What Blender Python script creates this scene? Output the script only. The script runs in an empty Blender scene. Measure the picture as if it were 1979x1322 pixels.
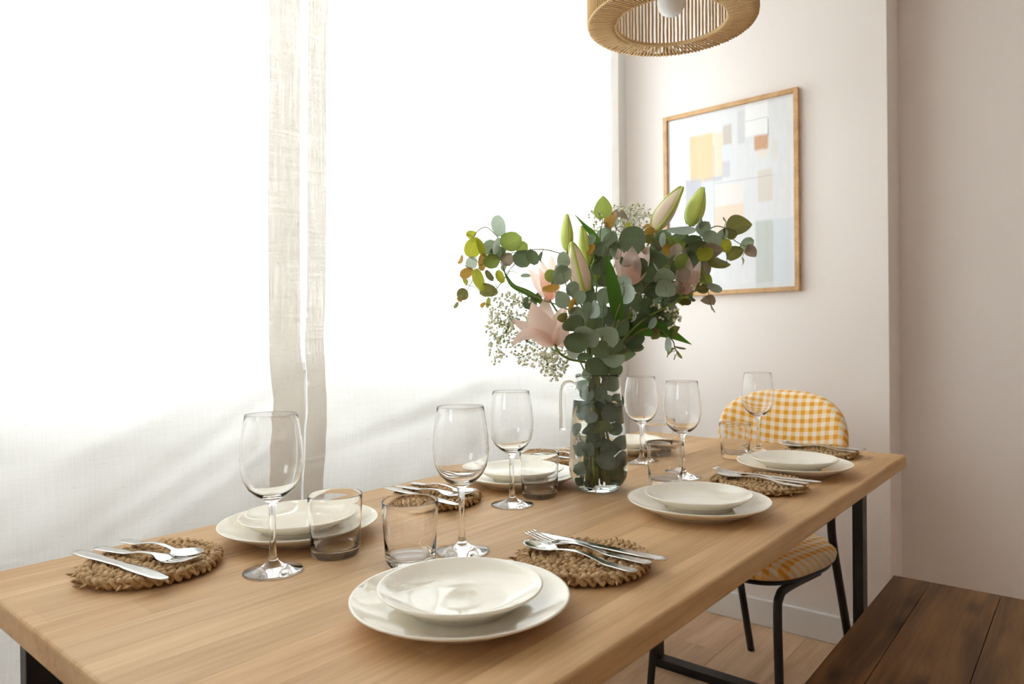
import bpy, bmesh, math, random
from mathutils import Vector, Matrix, noise as mnoise

# ------------------------------------------------------------------ camera, world, exposure
scene = bpy.context.scene
COL = scene.collection
CAM = Vector((0.0, 0.0, 1.054))
RIGHT = Vector((0.6415984, -0.7669604, -0.0110999))
UP = Vector((0.0112876, -0.0050289, 0.9999236))
FWD = Vector((0.7669577, 0.6416747, -0.0054306))
FPX = 1345.85                      # focal length in pixels of the 1979 px wide frame
cam_data = bpy.data.cameras.new('camera')
cam_data.sensor_width = 36.0
cam_data.sensor_fit = 'HORIZONTAL'
cam_data.lens = FPX / 1979.0 * 36.0
cam_data.clip_start = 0.02
cam_data.dof.use_dof = True
cam_data.dof.focus_distance = 1.22
cam_data.dof.aperture_fstop = 6.3
cam = bpy.data.objects.new('camera', cam_data)
COL.objects.link(cam)
m = Matrix((RIGHT, UP, -FWD)).transposed().to_4x4()
m.translation = CAM
cam.matrix_world = m
scene.camera = cam

world = bpy.data.worlds.new('sky')
scene.world = world
world.use_nodes = True
bg = world.node_tree.nodes['Background']
bg.inputs['Color'].default_value = (0.90, 0.955, 1.0, 1)
bg.inputs['Strength'].default_value = 6.8

vs = scene.view_settings
vs.view_transform = 'Standard'
vs.look = 'None'
vs.exposure = 0.0
vs.gamma = 1.0
vs.use_curve_mapping = False
cy = scene.cycles
cy.use_denoising = True
cy.max_bounces = 20
cy.diffuse_bounces = 6
cy.glossy_bounces = 6
cy.transmission_bounces = 16
cy.transparent_max_bounces = 16
cy.use_adaptive_sampling = True
cy.adaptive_threshold = 0.03
cy.sample_clamp_indirect = 8.0
cy.blur_glossy = 0.5

TZ = 0.738                          # table top height
PI = math.pi
rnd = random.Random(11)

# ------------------------------------------------------------------ helpers: materials
def srgb(r, g, b):
    f = lambda c: (c / 255 / 12.92) if c / 255 <= 0.04045 else ((c / 255 + 0.055) / 1.055) ** 2.4
    return (f(r), f(g), f(b), 1.0)

class NT:
    def __init__(self, name):
        self.m = bpy.data.materials.new(name)
        self.m.use_nodes = True
        self.t = self.m.node_tree
        self.t.nodes.clear()
        self.out = self.t.nodes.new('ShaderNodeOutputMaterial')
    def n(self, typ, ins=None, **props):
        nd = self.t.nodes.new(typ)
        for k, v in props.items():
            setattr(nd, k, v)
        for k, v in (ins or {}).items():
            self.set(nd, k, v)
        return nd
    def set(self, nd, k, v):
        s = nd.inputs[k]
        if isinstance(v, bpy.types.NodeSocket):
            self.t.links.new(v, s)
        else:
            s.default_value = v
    def surf(self, sock):
        self.t.links.new(sock, self.out.inputs['Surface'])
        return self.m
    def math(self, op, a, b=0.0, clamp=False):
        nd = self.n('ShaderNodeMath', {0: a, 1: b}, operation=op, use_clamp=clamp)
        return nd.outputs[0]
    def mix(self, fac, a, b, blend='MIX'):
        nd = self.n('ShaderNodeMix', None, data_type='RGBA', blend_type=blend)
        self.set(nd, 0, fac); self.set(nd, 6, a); self.set(nd, 7, b)
        return nd.outputs[2]
    def noise(self, vec, scale, detail=3.0, rough=0.55, dist=0.0):
        nd = self.n('ShaderNodeTexNoise', {'Vector': vec, 'Scale': scale, 'Detail': detail, 'Roughness': rough, 'Distortion': dist})
        return nd.outputs['Fac']
    def ramp(self, fac, stops):
        nd = self.n('ShaderNodeValToRGB', {'Fac': fac})
        cr = nd.color_ramp
        while len(cr.elements) < len(stops):
            cr.elements.new(0.5)
        for e, (p, c) in zip(cr.elements, stops):
            e.position = p; e.color = c
        return nd.outputs['Color']
    def obj(self):
        return self.n('ShaderNodeTexCoord').outputs['Object']
    def mapping(self, vec, scale=(1, 1, 1), loc=(0, 0, 0), rot=(0, 0, 0)):
        return self.n('ShaderNodeMapping', {'Vector': vec, 'Scale': scale, 'Location': loc, 'Rotation': rot}).outputs[0]
    def bump(self, h, strength=0.2, dist=0.001):
        return self.n('ShaderNodeBump', {'Height': h, 'Strength': strength, 'Distance': dist}).outputs[0]
    def pbsdf(self, **ins):
        names = {'color': 'Base Color', 'rough': 'Roughness', 'metal': 'Metallic', 'normal': 'Normal', 'spec': 'Specular IOR Level', 'coat': 'Coat Weight', 'sheen': 'Sheen Weight'}
        return self.n('ShaderNodeBsdfPrincipled', {names[k]: v for k, v in ins.items()}).outputs[0]

def mat_plain(name, c, rough=0.5, metal=0.0, spec=0.5, nscale=40.0, namp=0.06, bump=0.0):
    t = NT(name)
    n = t.noise(t.obj(), nscale, 3)
    dark = tuple(x * (1 - namp) for x in c[:3]) + (1,)
    light = tuple(min(1, x * (1 + namp)) for x in c[:3]) + (1,)
    col = t.mix(n, dark, light)
    kw = dict(color=col, rough=rough, metal=metal, spec=spec)
    if bump:
        kw['normal'] = t.bump(n, bump, 0.001)
    return t.surf(t.pbsdf(**kw))

def mat_wood(name, ca, cb, cc, knots=0.0, rough=0.45, stave=0.0, tone=0.12, streaks=0.5):
    """Long-grained wood along local X; each board shifts by its own random number."""
    t = NT(name)
    rn = t.n('ShaderNodeObjectInfo').outputs['Random']
    o = t.obj()
    off = t.n('ShaderNodeCombineXYZ', {0: t.math('MULTIPLY', rn, 37.0), 1: t.math('MULTIPLY', rn, 11.0), 2: t.math('MULTIPLY', rn, 5.0)}).outputs[0]
    v = t.n('ShaderNodeVectorMath', {0: o, 1: off}, operation='ADD').outputs[0]
    broad = t.noise(t.mapping(v, (1.6, 16, 16)), 1.0, 4, 0.55, 0.6)
    fine = t.noise(t.mapping(v, (7, 190, 190)), 1.0, 3, 0.6)
    cath = t.noise(t.mapping(v, (2.6, 42, 42)), 1.0, 3, 0.5, 1.2)
    col = t.ramp(broad, [(0.30, ca), (0.52, cb), (0.72, cc)])
    col = t.mix(t.math('MULTIPLY', t.math('SUBTRACT', cath, 0.46, True), 1.5, True), col, ca)
    streak = t.ramp(fine, [(0.35, (0.80, 0.79, 0.78, 1)), (0.62, (1.06, 1.05, 1.04, 1))])
    col = t.mix(streaks, col, t.mix(1.0, col, streak, 'MULTIPLY'))
    # board to board tone
    tv = t.math('ADD', 1.0 - tone, t.math('MULTIPLY', rn, 2 * tone))
    col = t.mix(1.0, col, t.n('ShaderNodeCombineColor', {0: tv, 1: tv, 2: tv}).outputs[0], 'MULTIPLY')
    if stave:
        br = t.n('ShaderNodeTexBrick', {'Vector': t.mapping(v, (1, 1, 1)), 'Color1': (0.88, 0.86, 0.84, 1), 'Color2': (1.08, 1.07, 1.05, 1), 'Mortar': (0.8, 0.78, 0.75, 1),
                                       'Scale': 1.0, 'Mortar Size': 0.0004, 'Brick Width': stave, 'Row Height': 40.0, 'Bias': 0.0})
        col = t.mix(0.8, col, t.mix(1.0, col, br.outputs['Color'], 'MULTIPLY'))
    if knots:
        vo = t.n('ShaderNodeTexVoronoi', {'Vector': t.mapping(v, (3.2, 9.0, 0.0)), 'Scale': 1.0, 'Randomness': 1.0})
        d = t.math('ADD', vo.outputs['Distance'], t.math('MULTIPLY', t.math('SUBTRACT', fine, 0.5), 0.12))
        k = t.ramp(d, [(0.05, (1, 1, 1, 1)), (0.24, (0, 0, 0, 1))])
        dk = t.ramp(d, [(0.04, srgb(26, 16, 9)), (0.22, srgb(84, 56, 32))])
        kk = t.math('MULTIPLY', k, knots)
        col = t.mix(kk, col, dk)
    nb = t.math('ADD', t.math('MULTIPLY', fine, 0.7), t.math('MULTIPLY', broad, 0.3))
    return t.surf(t.pbsdf(color=col, rough=rough, normal=t.bump(nb, 0.12, 0.001), spec=0.35))

M = {}
M['wall'] = mat_plain('wall_paint', srgb(238, 229, 223), 0.85, nscale=180, namp=0.012, bump=0.04)
M['parapet'] = mat_plain('white_render', srgb(225, 225, 225), 0.9, nscale=30, namp=0.02)
M['ceiling'] = mat_plain('ceiling_paint', srgb(245, 243, 240), 0.9, nscale=150, namp=0.01)
M['white_trim'] = mat_plain('white_lacquer', srgb(232, 230, 228), 0.4, nscale=60, namp=0.015)
M['table_wood'] = mat_wood('light_oak_table', srgb(192, 151, 106), srgb(210, 172, 127), srgb(222, 187, 143), stave=0.55, rough=0.55, tone=0.06)
M['floor_wood'] = mat_wood('floor_laminate', srgb(196, 158, 124), srgb(215, 180, 146), srgb(226, 194, 162), rough=0.4, tone=0.09)
M['bench_wood'] = mat_wood('knotty_bench_wood', srgb(78, 52, 28), srgb(128, 92, 54), srgb(158, 118, 74), knots=0.7, rough=0.55, tone=0.08)
M['frame_wood'] = mat_wood('pale_oak_frame', srgb(184, 142, 98), srgb(206, 165, 118), srgb(216, 178, 132), rough=0.5, tone=0.04)
M['black_metal'] = mat_plain('black_powder_coat', srgb(20, 19, 19), 0.42, nscale=300, namp=0.1)
M['steel'] = mat_plain('polished_steel', srgb(214, 212, 208), 0.13, metal=1.0, nscale=80, namp=0.03)
M['ceramic'] = mat_plain('cream_glazed_ceramic', srgb(244, 236, 220), 0.06, spec=0.6, nscale=50, namp=0.012)
M['jute'] = mat_plain('jute_yarn', srgb(208, 174, 126), 0.9, nscale=420, namp=0.30)
M['bulb'] = mat_plain('opal_bulb', srgb(238, 238, 240), 0.2, nscale=5, namp=0.005)
M['brass'] = mat_plain('lamp_holder', srgb(235, 232, 228), 0.35, nscale=20, namp=0.02)

def glass_mat(name, tint=(1, 1, 1, 1), ior=1.46, rough=0.0):
    t = NT(name)
    return t.surf(t.n('ShaderNodeBsdfGlass', {'Color': tint, 'IOR': ior, 'Roughness': rough}).outputs[0])
M['glass'] = glass_mat('clear_glass', (1, 1, 1, 1))
M['jug_glass'] = glass_mat('jug_glass', (0.99, 1, 0.995, 1))
M['water'] = glass_mat('water', (0.985, 0.995, 0.99, 1), 1.33)

def pane_mat(name, refl=0.06, tint=(0.96, 0.98, 0.975, 1)):
    t = NT(name)
    tr = t.n('ShaderNodeBsdfTransparent', {'Color': tint}).outputs[0]
    gl = t.n('ShaderNodeBsdfGlossy', {'Roughness': 0.03}).outputs[0]
    fc = t.n('ShaderNodeLayerWeight', {'Blend': 0.5}).outputs['Facing']
    lw = t.math('ADD', refl * 0.5, t.math('MULTIPLY', t.math('POWER', fc, 5.0), 0.7), True)
    mx = t.n('ShaderNodeMixShader', {0: lw, 1: tr, 2: gl})
    return t.surf(mx.outputs[0])
M['pane'] = pane_mat('window_glass')
t_ = NT('dimming_panel_frosted')
M['frosted'] = t_.surf(t_.n('ShaderNodeMixShader', {0: 0.5, 1: t_.n('ShaderNodeBsdfDiffuse', {'Color': srgb(226, 225, 223)}).outputs[0], 2: t_.n('ShaderNodeBsdfTranslucent', {'Color': t_.mix(t_.noise(t_.obj(), 6.0), srgb(212, 211, 208), srgb(220, 219, 216))}).outputs[0]}).outputs[0])
M['picture_pane'] = pane_mat('picture_glass', 0.03, (1, 1, 1, 1))

def linen_mat(name, c, see, trans):
    """Loose linen: woven threads, partly open, the rest scatters light through."""
    t = NT(name)
    o = t.obj()
    wv = t.noise(t.mapping(o, (520, 1, 9)), 1.0, 3, 0.65)
    wh = t.noise(t.mapping(o, (10, 1, 430)), 1.0, 3, 0.65)
    slub = t.noise(t.mapping(o, (60, 1, 240)), 1.0, 2, 0.5)
    w = t.math('ADD', t.math('MULTIPLY', wv, 0.6), t.math('MULTIPLY', wh, 0.4))
    thick = t.ramp(w, [(0.36, (0, 0, 0, 1)), (0.64, (1, 1, 1, 1))])
    slubm = t.ramp(slub, [(0.66, (0, 0, 0, 1)), (0.74, (1, 1, 1, 1))])
    dk = tuple(x * 0.80 for x in c[:3]) + (1,)
    col = t.mix(t.math('MULTIPLY', thick, 0.55), c, dk)
    col = t.mix(t.math('MULTIPLY', slubm, 0.5), col, tuple(x * 0.72 for x in c[:3]) + (1,))
    nb = t.bump(w, 0.25, 0.0008)
    df = t.n('ShaderNodeBsdfDiffuse', {'Color': col, 'Normal': nb}).outputs[0]
    tl = t.n('ShaderNodeBsdfTranslucent', {'Color': col}).outputs[0]
    cloth = t.n('ShaderNodeMixShader', {0: trans, 1: df, 2: tl}).outputs[0]
    tp = t.n('ShaderNodeBsdfTransparent').outputs[0]
    fac = t.math('SUBTRACT', see + 0.10, t.math('MULTIPLY', thick, 0.2), True)
    return t.surf(t.n('ShaderNodeMixShader', {0: fac, 1: cloth, 2: tp}).outputs[0])
M['linen'] = linen_mat('sheer_linen', srgb(244, 241, 236), 0.20, 0.55)
M['linen_hem'] = linen_mat('folded_linen_hem', srgb(240, 234, 226), 0.035, 0.31)

def straw_mat():
    t = NT('seagrass')
    o = t.obj()
    a = t.noise(o, 90, 2)
    b = t.noise(t.mapping(o, (1, 1, 1), (3, 1, 2)), 620, 3, 0.7)
    col = t.ramp(a, [(0.28, srgb(132, 96, 60)), (0.42, srgb(190, 152, 106)), (0.58, srgb(214, 180, 134)), (0.75, srgb(234, 208, 168))])
    col = t.mix(t.math('MULTIPLY', b, 0.35), col, srgb(130, 96, 60))
    return t.surf(t.pbsdf(color=col, rough=0.8, normal=t.bump(b, 0.5, 0.0008)))
M['straw'] = straw_mat()

def gingham_mat():
    t = NT('yellow_gingham')
    o = t.obj()
    s = t.n('ShaderNodeSeparateXYZ', {0: o})
    per = 0.0285
    def stripe(sock):
        ph = t.math('FRACT', t.math('ADD', t.math('DIVIDE', sock, per), 100.25))
        return t.math('GREATER_THAN', ph, 0.5)
    # vertical on the backrest, lengthwise on the seat: the woven check follows y and (x + z)
    sa = stripe(s.outputs[1])
    sb = stripe(t.math('ADD', s.outputs[2], s.outputs[0]))
    f = t.math('MULTIPLY', t.math('ADD', sa, sb), 0.5)
    n = t.noise(t.mapping(o, (500, 500, 60)), 1.0, 2)
    f = t.math('ADD', f, t.math('MULTIPLY', t.math('SUBTRACT', n, 0.5), 0.15), True)
    col = t.ramp(f, [(0.0, srgb(240, 230, 218)), (0.5, srgb(244, 200, 132)), (1.0, srgb(226, 158, 48))])
    return t.surf(t.pbsdf(color=col, rough=0.9, normal=t.bump(n, 0.2, 0.0006), sheen=0.2))
M['gingham'] = gingham_mat()

def leaf_mat(name, top, vein, trans=0.35, rough=0.45, amp=0.14):
    t = NT(name)
    o = t.obj()
    rn = t.n('ShaderNodeObjectInfo').outputs['Random']
    n = t.noise(o, 9, 4)
    s = t.n('ShaderNodeSeparateXYZ', {0: o})
    mid = t.ramp(t.math('ABSOLUTE', s.outputs[1]), [(0.0, (1, 1, 1, 1)), (0.022, (0, 0, 0, 1))])
    d = tuple(x * (1 - amp) for x in top[:3]) + (1,)
    l = tuple(min(1, x * (1 + amp)) for x in top[:3]) + (1,)
    col = t.mix(n, d, l)
    tv = t.math('ADD', 0.82, t.math('MULTIPLY', rn, 0.34))
    col = t.mix(1.0, col, t.n('ShaderNodeCombineColor', {0: tv, 1: tv, 2: tv}).outputs[0], 'MULTIPLY')
    col = t.mix(t.math('MULTIPLY', mid, 0.6), col, vein)
    p = t.pbsdf(color=col, rough=rough, spec=0.3)
    tl = t.n('ShaderNodeBsdfTranslucent', {'Color': t.mix(0.45, col, tuple(x for x in vein[:3]) + (1,))}).outputs[0]
    return t.surf(t.n('ShaderNodeMixShader', {0: trans, 1: p, 2: tl}).outputs[0])
M['s'] = leaf_mat('eucalyptus_silver', srgb(152, 167, 144), srgb(166, 182, 148))
M['p'] = leaf_mat('eucalyptus_pale', srgb(186, 204, 192), srgb(198, 208, 186))
M['g'] = leaf_mat('eucalyptus_green', srgb(142, 160, 84), srgb(172, 186, 84), 0.48)
M['d'] = leaf_mat('eucalyptus_dark', srgb(108, 124, 94), srgb(112, 134, 92), 0.28)
M['y'] = leaf_mat('eucalyptus_yellow', srgb(164, 168, 56), srgb(198, 194, 74), 0.5)
M['o'] = leaf_mat('eucalyptus_amber', srgb(186, 140, 58), srgb(206, 172, 80), 0.45)
M['b'] = leaf_mat('eucalyptus_olive', srgb(116, 116, 64), srgb(150, 140, 78), 0.38)
M['r'] = leaf_mat('eucalyptus_rosy_grey', srgb(158, 140, 124), srgb(180, 166, 140), 0.35)
M['blade'] = leaf_mat('lily_leaf_green', srgb(72, 112, 34), srgb(98, 140, 44), 0.35, 0.35)
M['petal'] = leaf_mat('lily_petal_pink', srgb(255, 226, 223), srgb(252, 228, 200), 0.66, 0.5, 0.05)
M['bud_green'] = mat_plain('lily_bud_green', srgb(206, 220, 108), 0.45, nscale=25, namp=0.12)
M['bud_pink'] = mat_plain('lily_bud_pink', srgb(238, 216, 188), 0.5, nscale=25, namp=0.08)
M['bud_rib'] = mat_plain('lily_bud_rib', srgb(190, 204, 98), 0.5, nscale=30, namp=0.1)
M['stem'] = mat_plain('green_stem', srgb(118, 138, 62), 0.5, nscale=60, namp=0.15)
M['twig'] = mat_plain('eucalyptus_twig', srgb(128, 124, 84), 0.6, nscale=60, namp=0.2)
M['floret'] = mat_plain('gypsophila_white', srgb(246, 244, 222), 0.7, nscale=60, namp=0.03)
M['calyx'] = mat_plain('gypsophila_calyx', srgb(140, 142, 84), 0.7, nscale=60, namp=0.1)

# ------------------------------------------------------------------ helpers: meshes and objects
def link(name, data, mat=None, parent=None, loc=None, smooth=False):
    o = bpy.data.objects.new(name, data)
    COL.objects.link(o)
    if mat is not None and data is not None and len(data.materials) == 0:
        data.materials.append(mat)
    if parent is not None:
        o.parent = parent
    if loc is not None:
        o.location = loc
    if smooth and data is not None:
        for p in data.polygons:
            p.use_smooth = True
    return o

def mesh_of(name, verts, faces, smooth=False):
    me = bpy.data.meshes.new(name)
    me.from_pydata([tuple(v) for v in verts], [], faces)
    me.update()
    if smooth:
        for p in me.polygons:
            p.use_smooth = True
    return me

def bm_mesh(bm, name, smooth=False):
    me = bpy.data.meshes.new(name)
    bm.normal_update()
    bm.to_mesh(me); bm.free()
    if smooth:
        for p in me.polygons:
            p.use_smooth = True
    return me

def empty(name, loc, rz=0.0):
    o = bpy.data.objects.new(name, None)
    o.empty_display_size = 0.05
    COL.objects.link(o)
    o.location = loc
    o.rotation_euler = (0, 0, rz)
    return o

def tag(o, label, cat, group=None, kind=None):
    o['label'] = label
    if cat:
        o['category'] = cat
    if group:
        o['group'] = group
    if kind:
        o['kind'] = kind
    return o

def struct(o, label=None):
    o['kind'] = 'structure'
    if label:
        o['label'] = label
    return o

def box_bm(bm, lo, hi):
    x0, y0, z0 = lo; x1, y1, z1 = hi
    vs_ = [bm.verts.new(p) for p in ((x0, y0, z0), (x1, y0, z0), (x1, y1, z0), (x0, y1, z0), (x0, y0, z1), (x1, y0, z1), (x1, y1, z1), (x0, y1, z1))]
    for f in ((0, 3, 2, 1), (4, 5, 6, 7), (0, 1, 5, 4), (1, 2, 6, 5), (2, 3, 7, 6), (3, 0, 4, 7)):
        bm.faces.new([vs_[i] for i in f])

def box_mesh(name, lo, hi, bevel=0.0, seg=2):
    bm = bmesh.new()
    box_bm(bm, lo, hi)
    if bevel:
        bmesh.ops.bevel(bm, geom=list(bm.edges), offset=bevel, segments=seg, affect='EDGES', profile=0.5)
    return bm_mesh(bm, name)

def box(name, lo, hi, mat, parent=None, bevel=0.0, seg=2):
    """A box whose origin sits at the middle of its footprint."""
    c = ((lo[0] + hi[0]) / 2, (lo[1] + hi[1]) / 2, lo[2])
    me = box_mesh(name, [lo[i] - c[i] for i in range(3)], [hi[i] - c[i] for i in range(3)], bevel, seg)
    o = link(name, me, mat, parent)
    base = Vector((0, 0, 0))
    if parent is not None:
        base = parent.location if parent.type == 'EMPTY' or True else base
    o.location = Vector(c) - base
    return o

def lathe_mesh(name, prof, seg=48):
    """prof: list of (r, z); r=0 closes with a pole."""
    verts, rings = [], []
    for r, z in prof:
        if r < 1e-6:
            rings.append([len(verts)]); verts.append((0, 0, z))
        else:
            ring = []
            for k in range(seg):
                a = 2 * PI * k / seg
                ring.append(len(verts)); verts.append((r * math.cos(a), r * math.sin(a), z))
            rings.append(ring)
    faces = []
    for a, b in zip(rings[:-1], rings[1:]):
        if len(a) == 1 and len(b) == 1:
            continue
        for k in range(seg):
            k2 = (k + 1) % seg
            if len(a) == 1:
                faces.append((a[0], b[k2], b[k]))
            elif len(b) == 1:
                faces.append((a[k], a[k2], b[0]))
            else:
                faces.append((a[k], a[k2], b[k2], b[k]))
    return mesh_of(name, verts, faces, True)

def smooth_curve(pts, n=6):
    """Catmull-Rom through the points."""
    P = [Vector(p) for p in pts]
    if len(P) < 3:
        return P
    P = [2 * P[0] - P[1]] + P + [2 * P[-1] - P[-2]]
    out = []
    for i in range(1, len(P) - 2):
        for k in range(n):
            t = k / n
            a, b, c, d = P[i - 1], P[i], P[i + 1], P[i + 2]
            out.append(0.5 * ((2 * b) + (c - a) * t + (2 * a - 5 * b + 4 * c - d) * t * t + (3 * b - a - 3 * c + d) * t ** 3))
    out.append(P[-2])
    return out

def tube_into(V, Fc, pts, rad, sides=6, cap=True):
    """Append a tube to the vertex and face lists; rad is a number or a list."""
    pts = [Vector(p) for p in pts]
    n = len(pts)
    t0 = (pts[1] - pts[0]).normalized()
    ref = Vector((0, 0, 1)) if abs(t0.z) < 0.9 else Vector((1, 0, 0))
    nrm = t0.cross(ref).normalized()
    base = len(V)
    for i, p in enumerate(pts):
        t = (pts[min(i + 1, n - 1)] - pts[max(i - 1, 0)]).normalized()
        nrm = (nrm - t * nrm.dot(t))
        if nrm.length < 1e-6:
            nrm = t.orthogonal()
        nrm.normalize()
        bn = t.cross(nrm)
        r = rad[i] if isinstance(rad, (list, tuple)) else rad
        for k in range(sides):
            a = 2 * PI * k / sides
            V.append(p + (nrm * math.cos(a) + bn * math.sin(a)) * r)
    for i in range(n - 1):
        for k in range(sides):
            k2 = (k + 1) % sides
            Fc.append((base + i * sides + k, base + i * sides + k2, base + (i + 1) * sides + k2, base + (i + 1) * sides + k))
    if cap:
        Fc.append(tuple(base + k for k in reversed(range(sides))))
        Fc.append(tuple(base + (n - 1) * sides + k for k in range(sides)))

def tube(name, pts, rad, mat, parent=None, sides=10, loc=None, smooth=True):
    V, Fc = [], []
    tube_into(V, Fc, pts, rad, sides)
    return link(name, mesh_of(name, V, Fc, smooth), mat, parent, loc)

def at(px, py, d):
    """The point of the place that lies d metres in front of the camera's plane along the ray of a photo pixel."""
    return CAM + (FWD + RIGHT * ((px - 989.5) / FPX) + UP * ((661 - py) / FPX)) * d

def copy_tree(o, parent=None):
    c = o.copy(); COL.objects.link(c)
    c.parent = parent
    for ch in o.children:
        copy_tree(ch, c)
    return c

# ------------------------------------------------------------------ the room
X_PIC, X_REC, Y_PIL, Y_WIN = 2.52, 2.685, 0.511, 1.48
XB, YB, ZC = -2.3, -2.3, 2.52
floor = struct(box('floor', (XB, YB, -0.06), (X_REC, Y_WIN, -0.012), M['floor_wood']), 'light wood laminate floor')
plank_cache = {}
row, y = 0, YB
while y < Y_WIN - 0.01:
    w = min(0.192, Y_WIN - y)
    x = XB - [0.0, 0.62, 0.27, 0.93][row % 4]
    while x < X_REC - 0.01:
        xa, xb = max(x, XB), min(x + 1.285, X_REC)
        if xb - xa > 0.02:
            key = (round(xb - xa, 3), round(w, 3))
            if key not in plank_cache:
                plank_cache[key] = box_mesh('floor_plank', (-(xb - xa) / 2 + 0.0003, -w / 2 + 0.0003, -0.012), ((xb - xa) / 2 - 0.0003, w / 2 - 0.0003, 0.0), 0.0008, 1)
            o = link('floor_plank', plank_cache[key], M['floor_wood'], floor)
            o.location = Vector(((xa + xb) / 2, y + w / 2, 0)) - floor.location
        x += 1.285
    row += 1
    y += 0.192
struct(box('ceiling', (XB, YB, ZC), (X_REC, Y_WIN, ZC + 0.1), M['ceiling']), 'white painted ceiling')
struct(box('wall_far', (X_PIC, Y_PIL, 0), (X_REC + 0.12, Y_WIN + 0.2, ZC), M['wall'], bevel=0.002), 'warm off-white wall with the picture')
struct(box('wall_recess', (X_REC, YB, 0), (X_REC + 0.12, Y_PIL, ZC), M['wall']), 'shaded recessed wall behind the bench')
struct(box('added_soffit', (X_PIC, YB, 2.275), (X_REC, Y_PIL, ZC), M['wall']), 'dropped soffit added over the recess to darken its top')  # soffit added above the view, shades the top of the recess
struct(box('wall_right', (XB - 0.1, YB - 0.12, 0), (X_REC + 0.12, YB, ZC), M['wall']))
BW = (0.45, 1.25, 1.35, 2.3)           # fill-light window added in the wall behind the camera: y0, y1, z0, z1
for n_, lo, hi in (('wall_back', (XB - 0.12, YB, 0), (XB, BW[0], ZC)), ('wall_back_side', (XB - 0.12, BW[1], 0), (XB, Y_WIN + 0.2, ZC)),
                   ('wall_back_lower', (XB - 0.12, BW[0], 0), (XB, BW[1], BW[2])), ('wall_back_upper', (XB - 0.12, BW[0], BW[3]), (XB, BW[1], ZC))):
    struct(box(n_, lo, hi, M['wall']))
fill_win = struct(empty('fill_window', (XB - 0.06, 0.85, BW[2])), 'white framed window added as fill light behind the camera')
for a in (BW[0] + 0.025, 0.85, BW[1] - 0.025):
    box('window_mullion', (XB - 0.09, a - 0.025, BW[2]), (XB - 0.04, a + 0.025, BW[3]), M['white_trim'], fill_win, 0.004)
for a, b in ((BW[0] + 0.05, 0.825), (0.875, BW[1] - 0.05)):
    box('window_rail', (XB - 0.09, a, BW[2]), (XB - 0.04, b, BW[2] + 0.05), M['white_trim'], fill_win, 0.004)
    box('window_rail', (XB - 0.09, a, BW[3] - 0.05), (XB - 0.04, b, BW[3]), M['white_trim'], fill_win, 0.004)
    box('window_pane', (XB - 0.067, a, BW[2] + 0.05), (XB - 0.063, b, BW[3] - 0.05), M['pane'], fill_win)
# window wall: below the sill, above the head, and the solid part towards the back
SILL, HEAD, WX = 0.03, 2.42, [-0.47, 0.26, 0.99, 1.72, 2.35]
struct(box('wall_window_upper', (XB, Y_WIN, HEAD), (X_PIC, Y_WIN + 0.2, ZC), M['wall']))
struct(box('wall_window_side', (XB, Y_WIN, 0), (WX[0], Y_WIN + 0.2, HEAD), M['wall']))
struct(box('wall_window_corner', (WX[-1], Y_WIN, 0), (X_PIC, Y_WIN + 0.2, HEAD), M['white_trim']))
struct(box('trim_1', (WX[0], Y_WIN, 0.0), (WX[-1], Y_WIN + 0.20, SILL), M['white_trim']), 'white threshold of the balcony doors')
struct(box('added_balcony_floor', (-1.6, Y_WIN + 0.2, -0.1), (3.6, 2.5, 0.0), M['parapet']), 'pale balcony floor added outside the glass to bounce daylight')
struct(box('added_parapet', (-1.6, 2.45, 0.0), (3.6, 2.57, 0.985), M['parapet']), 'white balcony parapet added to bounce daylight at the lower curtains')  # parapet and balcony floor are added, to light the curtains from behind
win = struct(empty('window_1', (1.0, Y_WIN + 0.12, SILL)), 'white framed window behind the linen curtains')
for a in WX:
    box('window_mullion', (a - 0.03, Y_WIN + 0.09, SILL), (a + 0.03, Y_WIN + 0.14, HEAD), M['white_trim'], win, 0.004)
for a, b in zip(WX[:-1], WX[1:]):
    box('window_rail', (a + 0.03, Y_WIN + 0.09, SILL), (b - 0.03, Y_WIN + 0.14, SILL + 0.05), M['white_trim'], win, 0.004)
    box('window_rail', (a + 0.03, Y_WIN + 0.09, HEAD - 0.05), (b - 0.03, Y_WIN + 0.14, HEAD), M['white_trim'], win, 0.004)
    box('window_rail', (a + 0.03, Y_WIN + 0.09, 0.975), (b - 0.03, Y_WIN + 0.14, 1.0), M['white_trim'], win, 0.003)
    box('added_dimming_panel', (a + 0.03, Y_WIN + 0.108, SILL + 0.05), (b - 0.03, Y_WIN + 0.122, 0.975), M['frosted'], win)  # added frosted panels, dim the daylight behind the lower curtains
    box('window_pane', (a + 0.03, Y_WIN + 0.113, 1.0), (b - 0.03, Y_WIN + 0.117, HEAD - 0.05), M['pane'], win)
def baseboard(name, lo, hi):
    return struct(box(name, lo, hi, M['white_trim'], bevel=0.004), 'white baseboard')
baseboard('baseboard_far', (X_PIC - 0.014, Y_PIL, 0), (X_PIC, Y_WIN, 0.097))
baseboard('baseboard_recess', (X_REC - 0.014, YB, 0), (X_REC, Y_PIL - 0.014, 0.097))
baseboard('baseboard_window', (XB, Y_WIN - 0.014, 0), (WX[0], Y_WIN, 0.097))
baseboard('baseboard_side', (X_PIC, Y_PIL - 0.014, 0), (X_REC, Y_PIL, 0.097))

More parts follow.
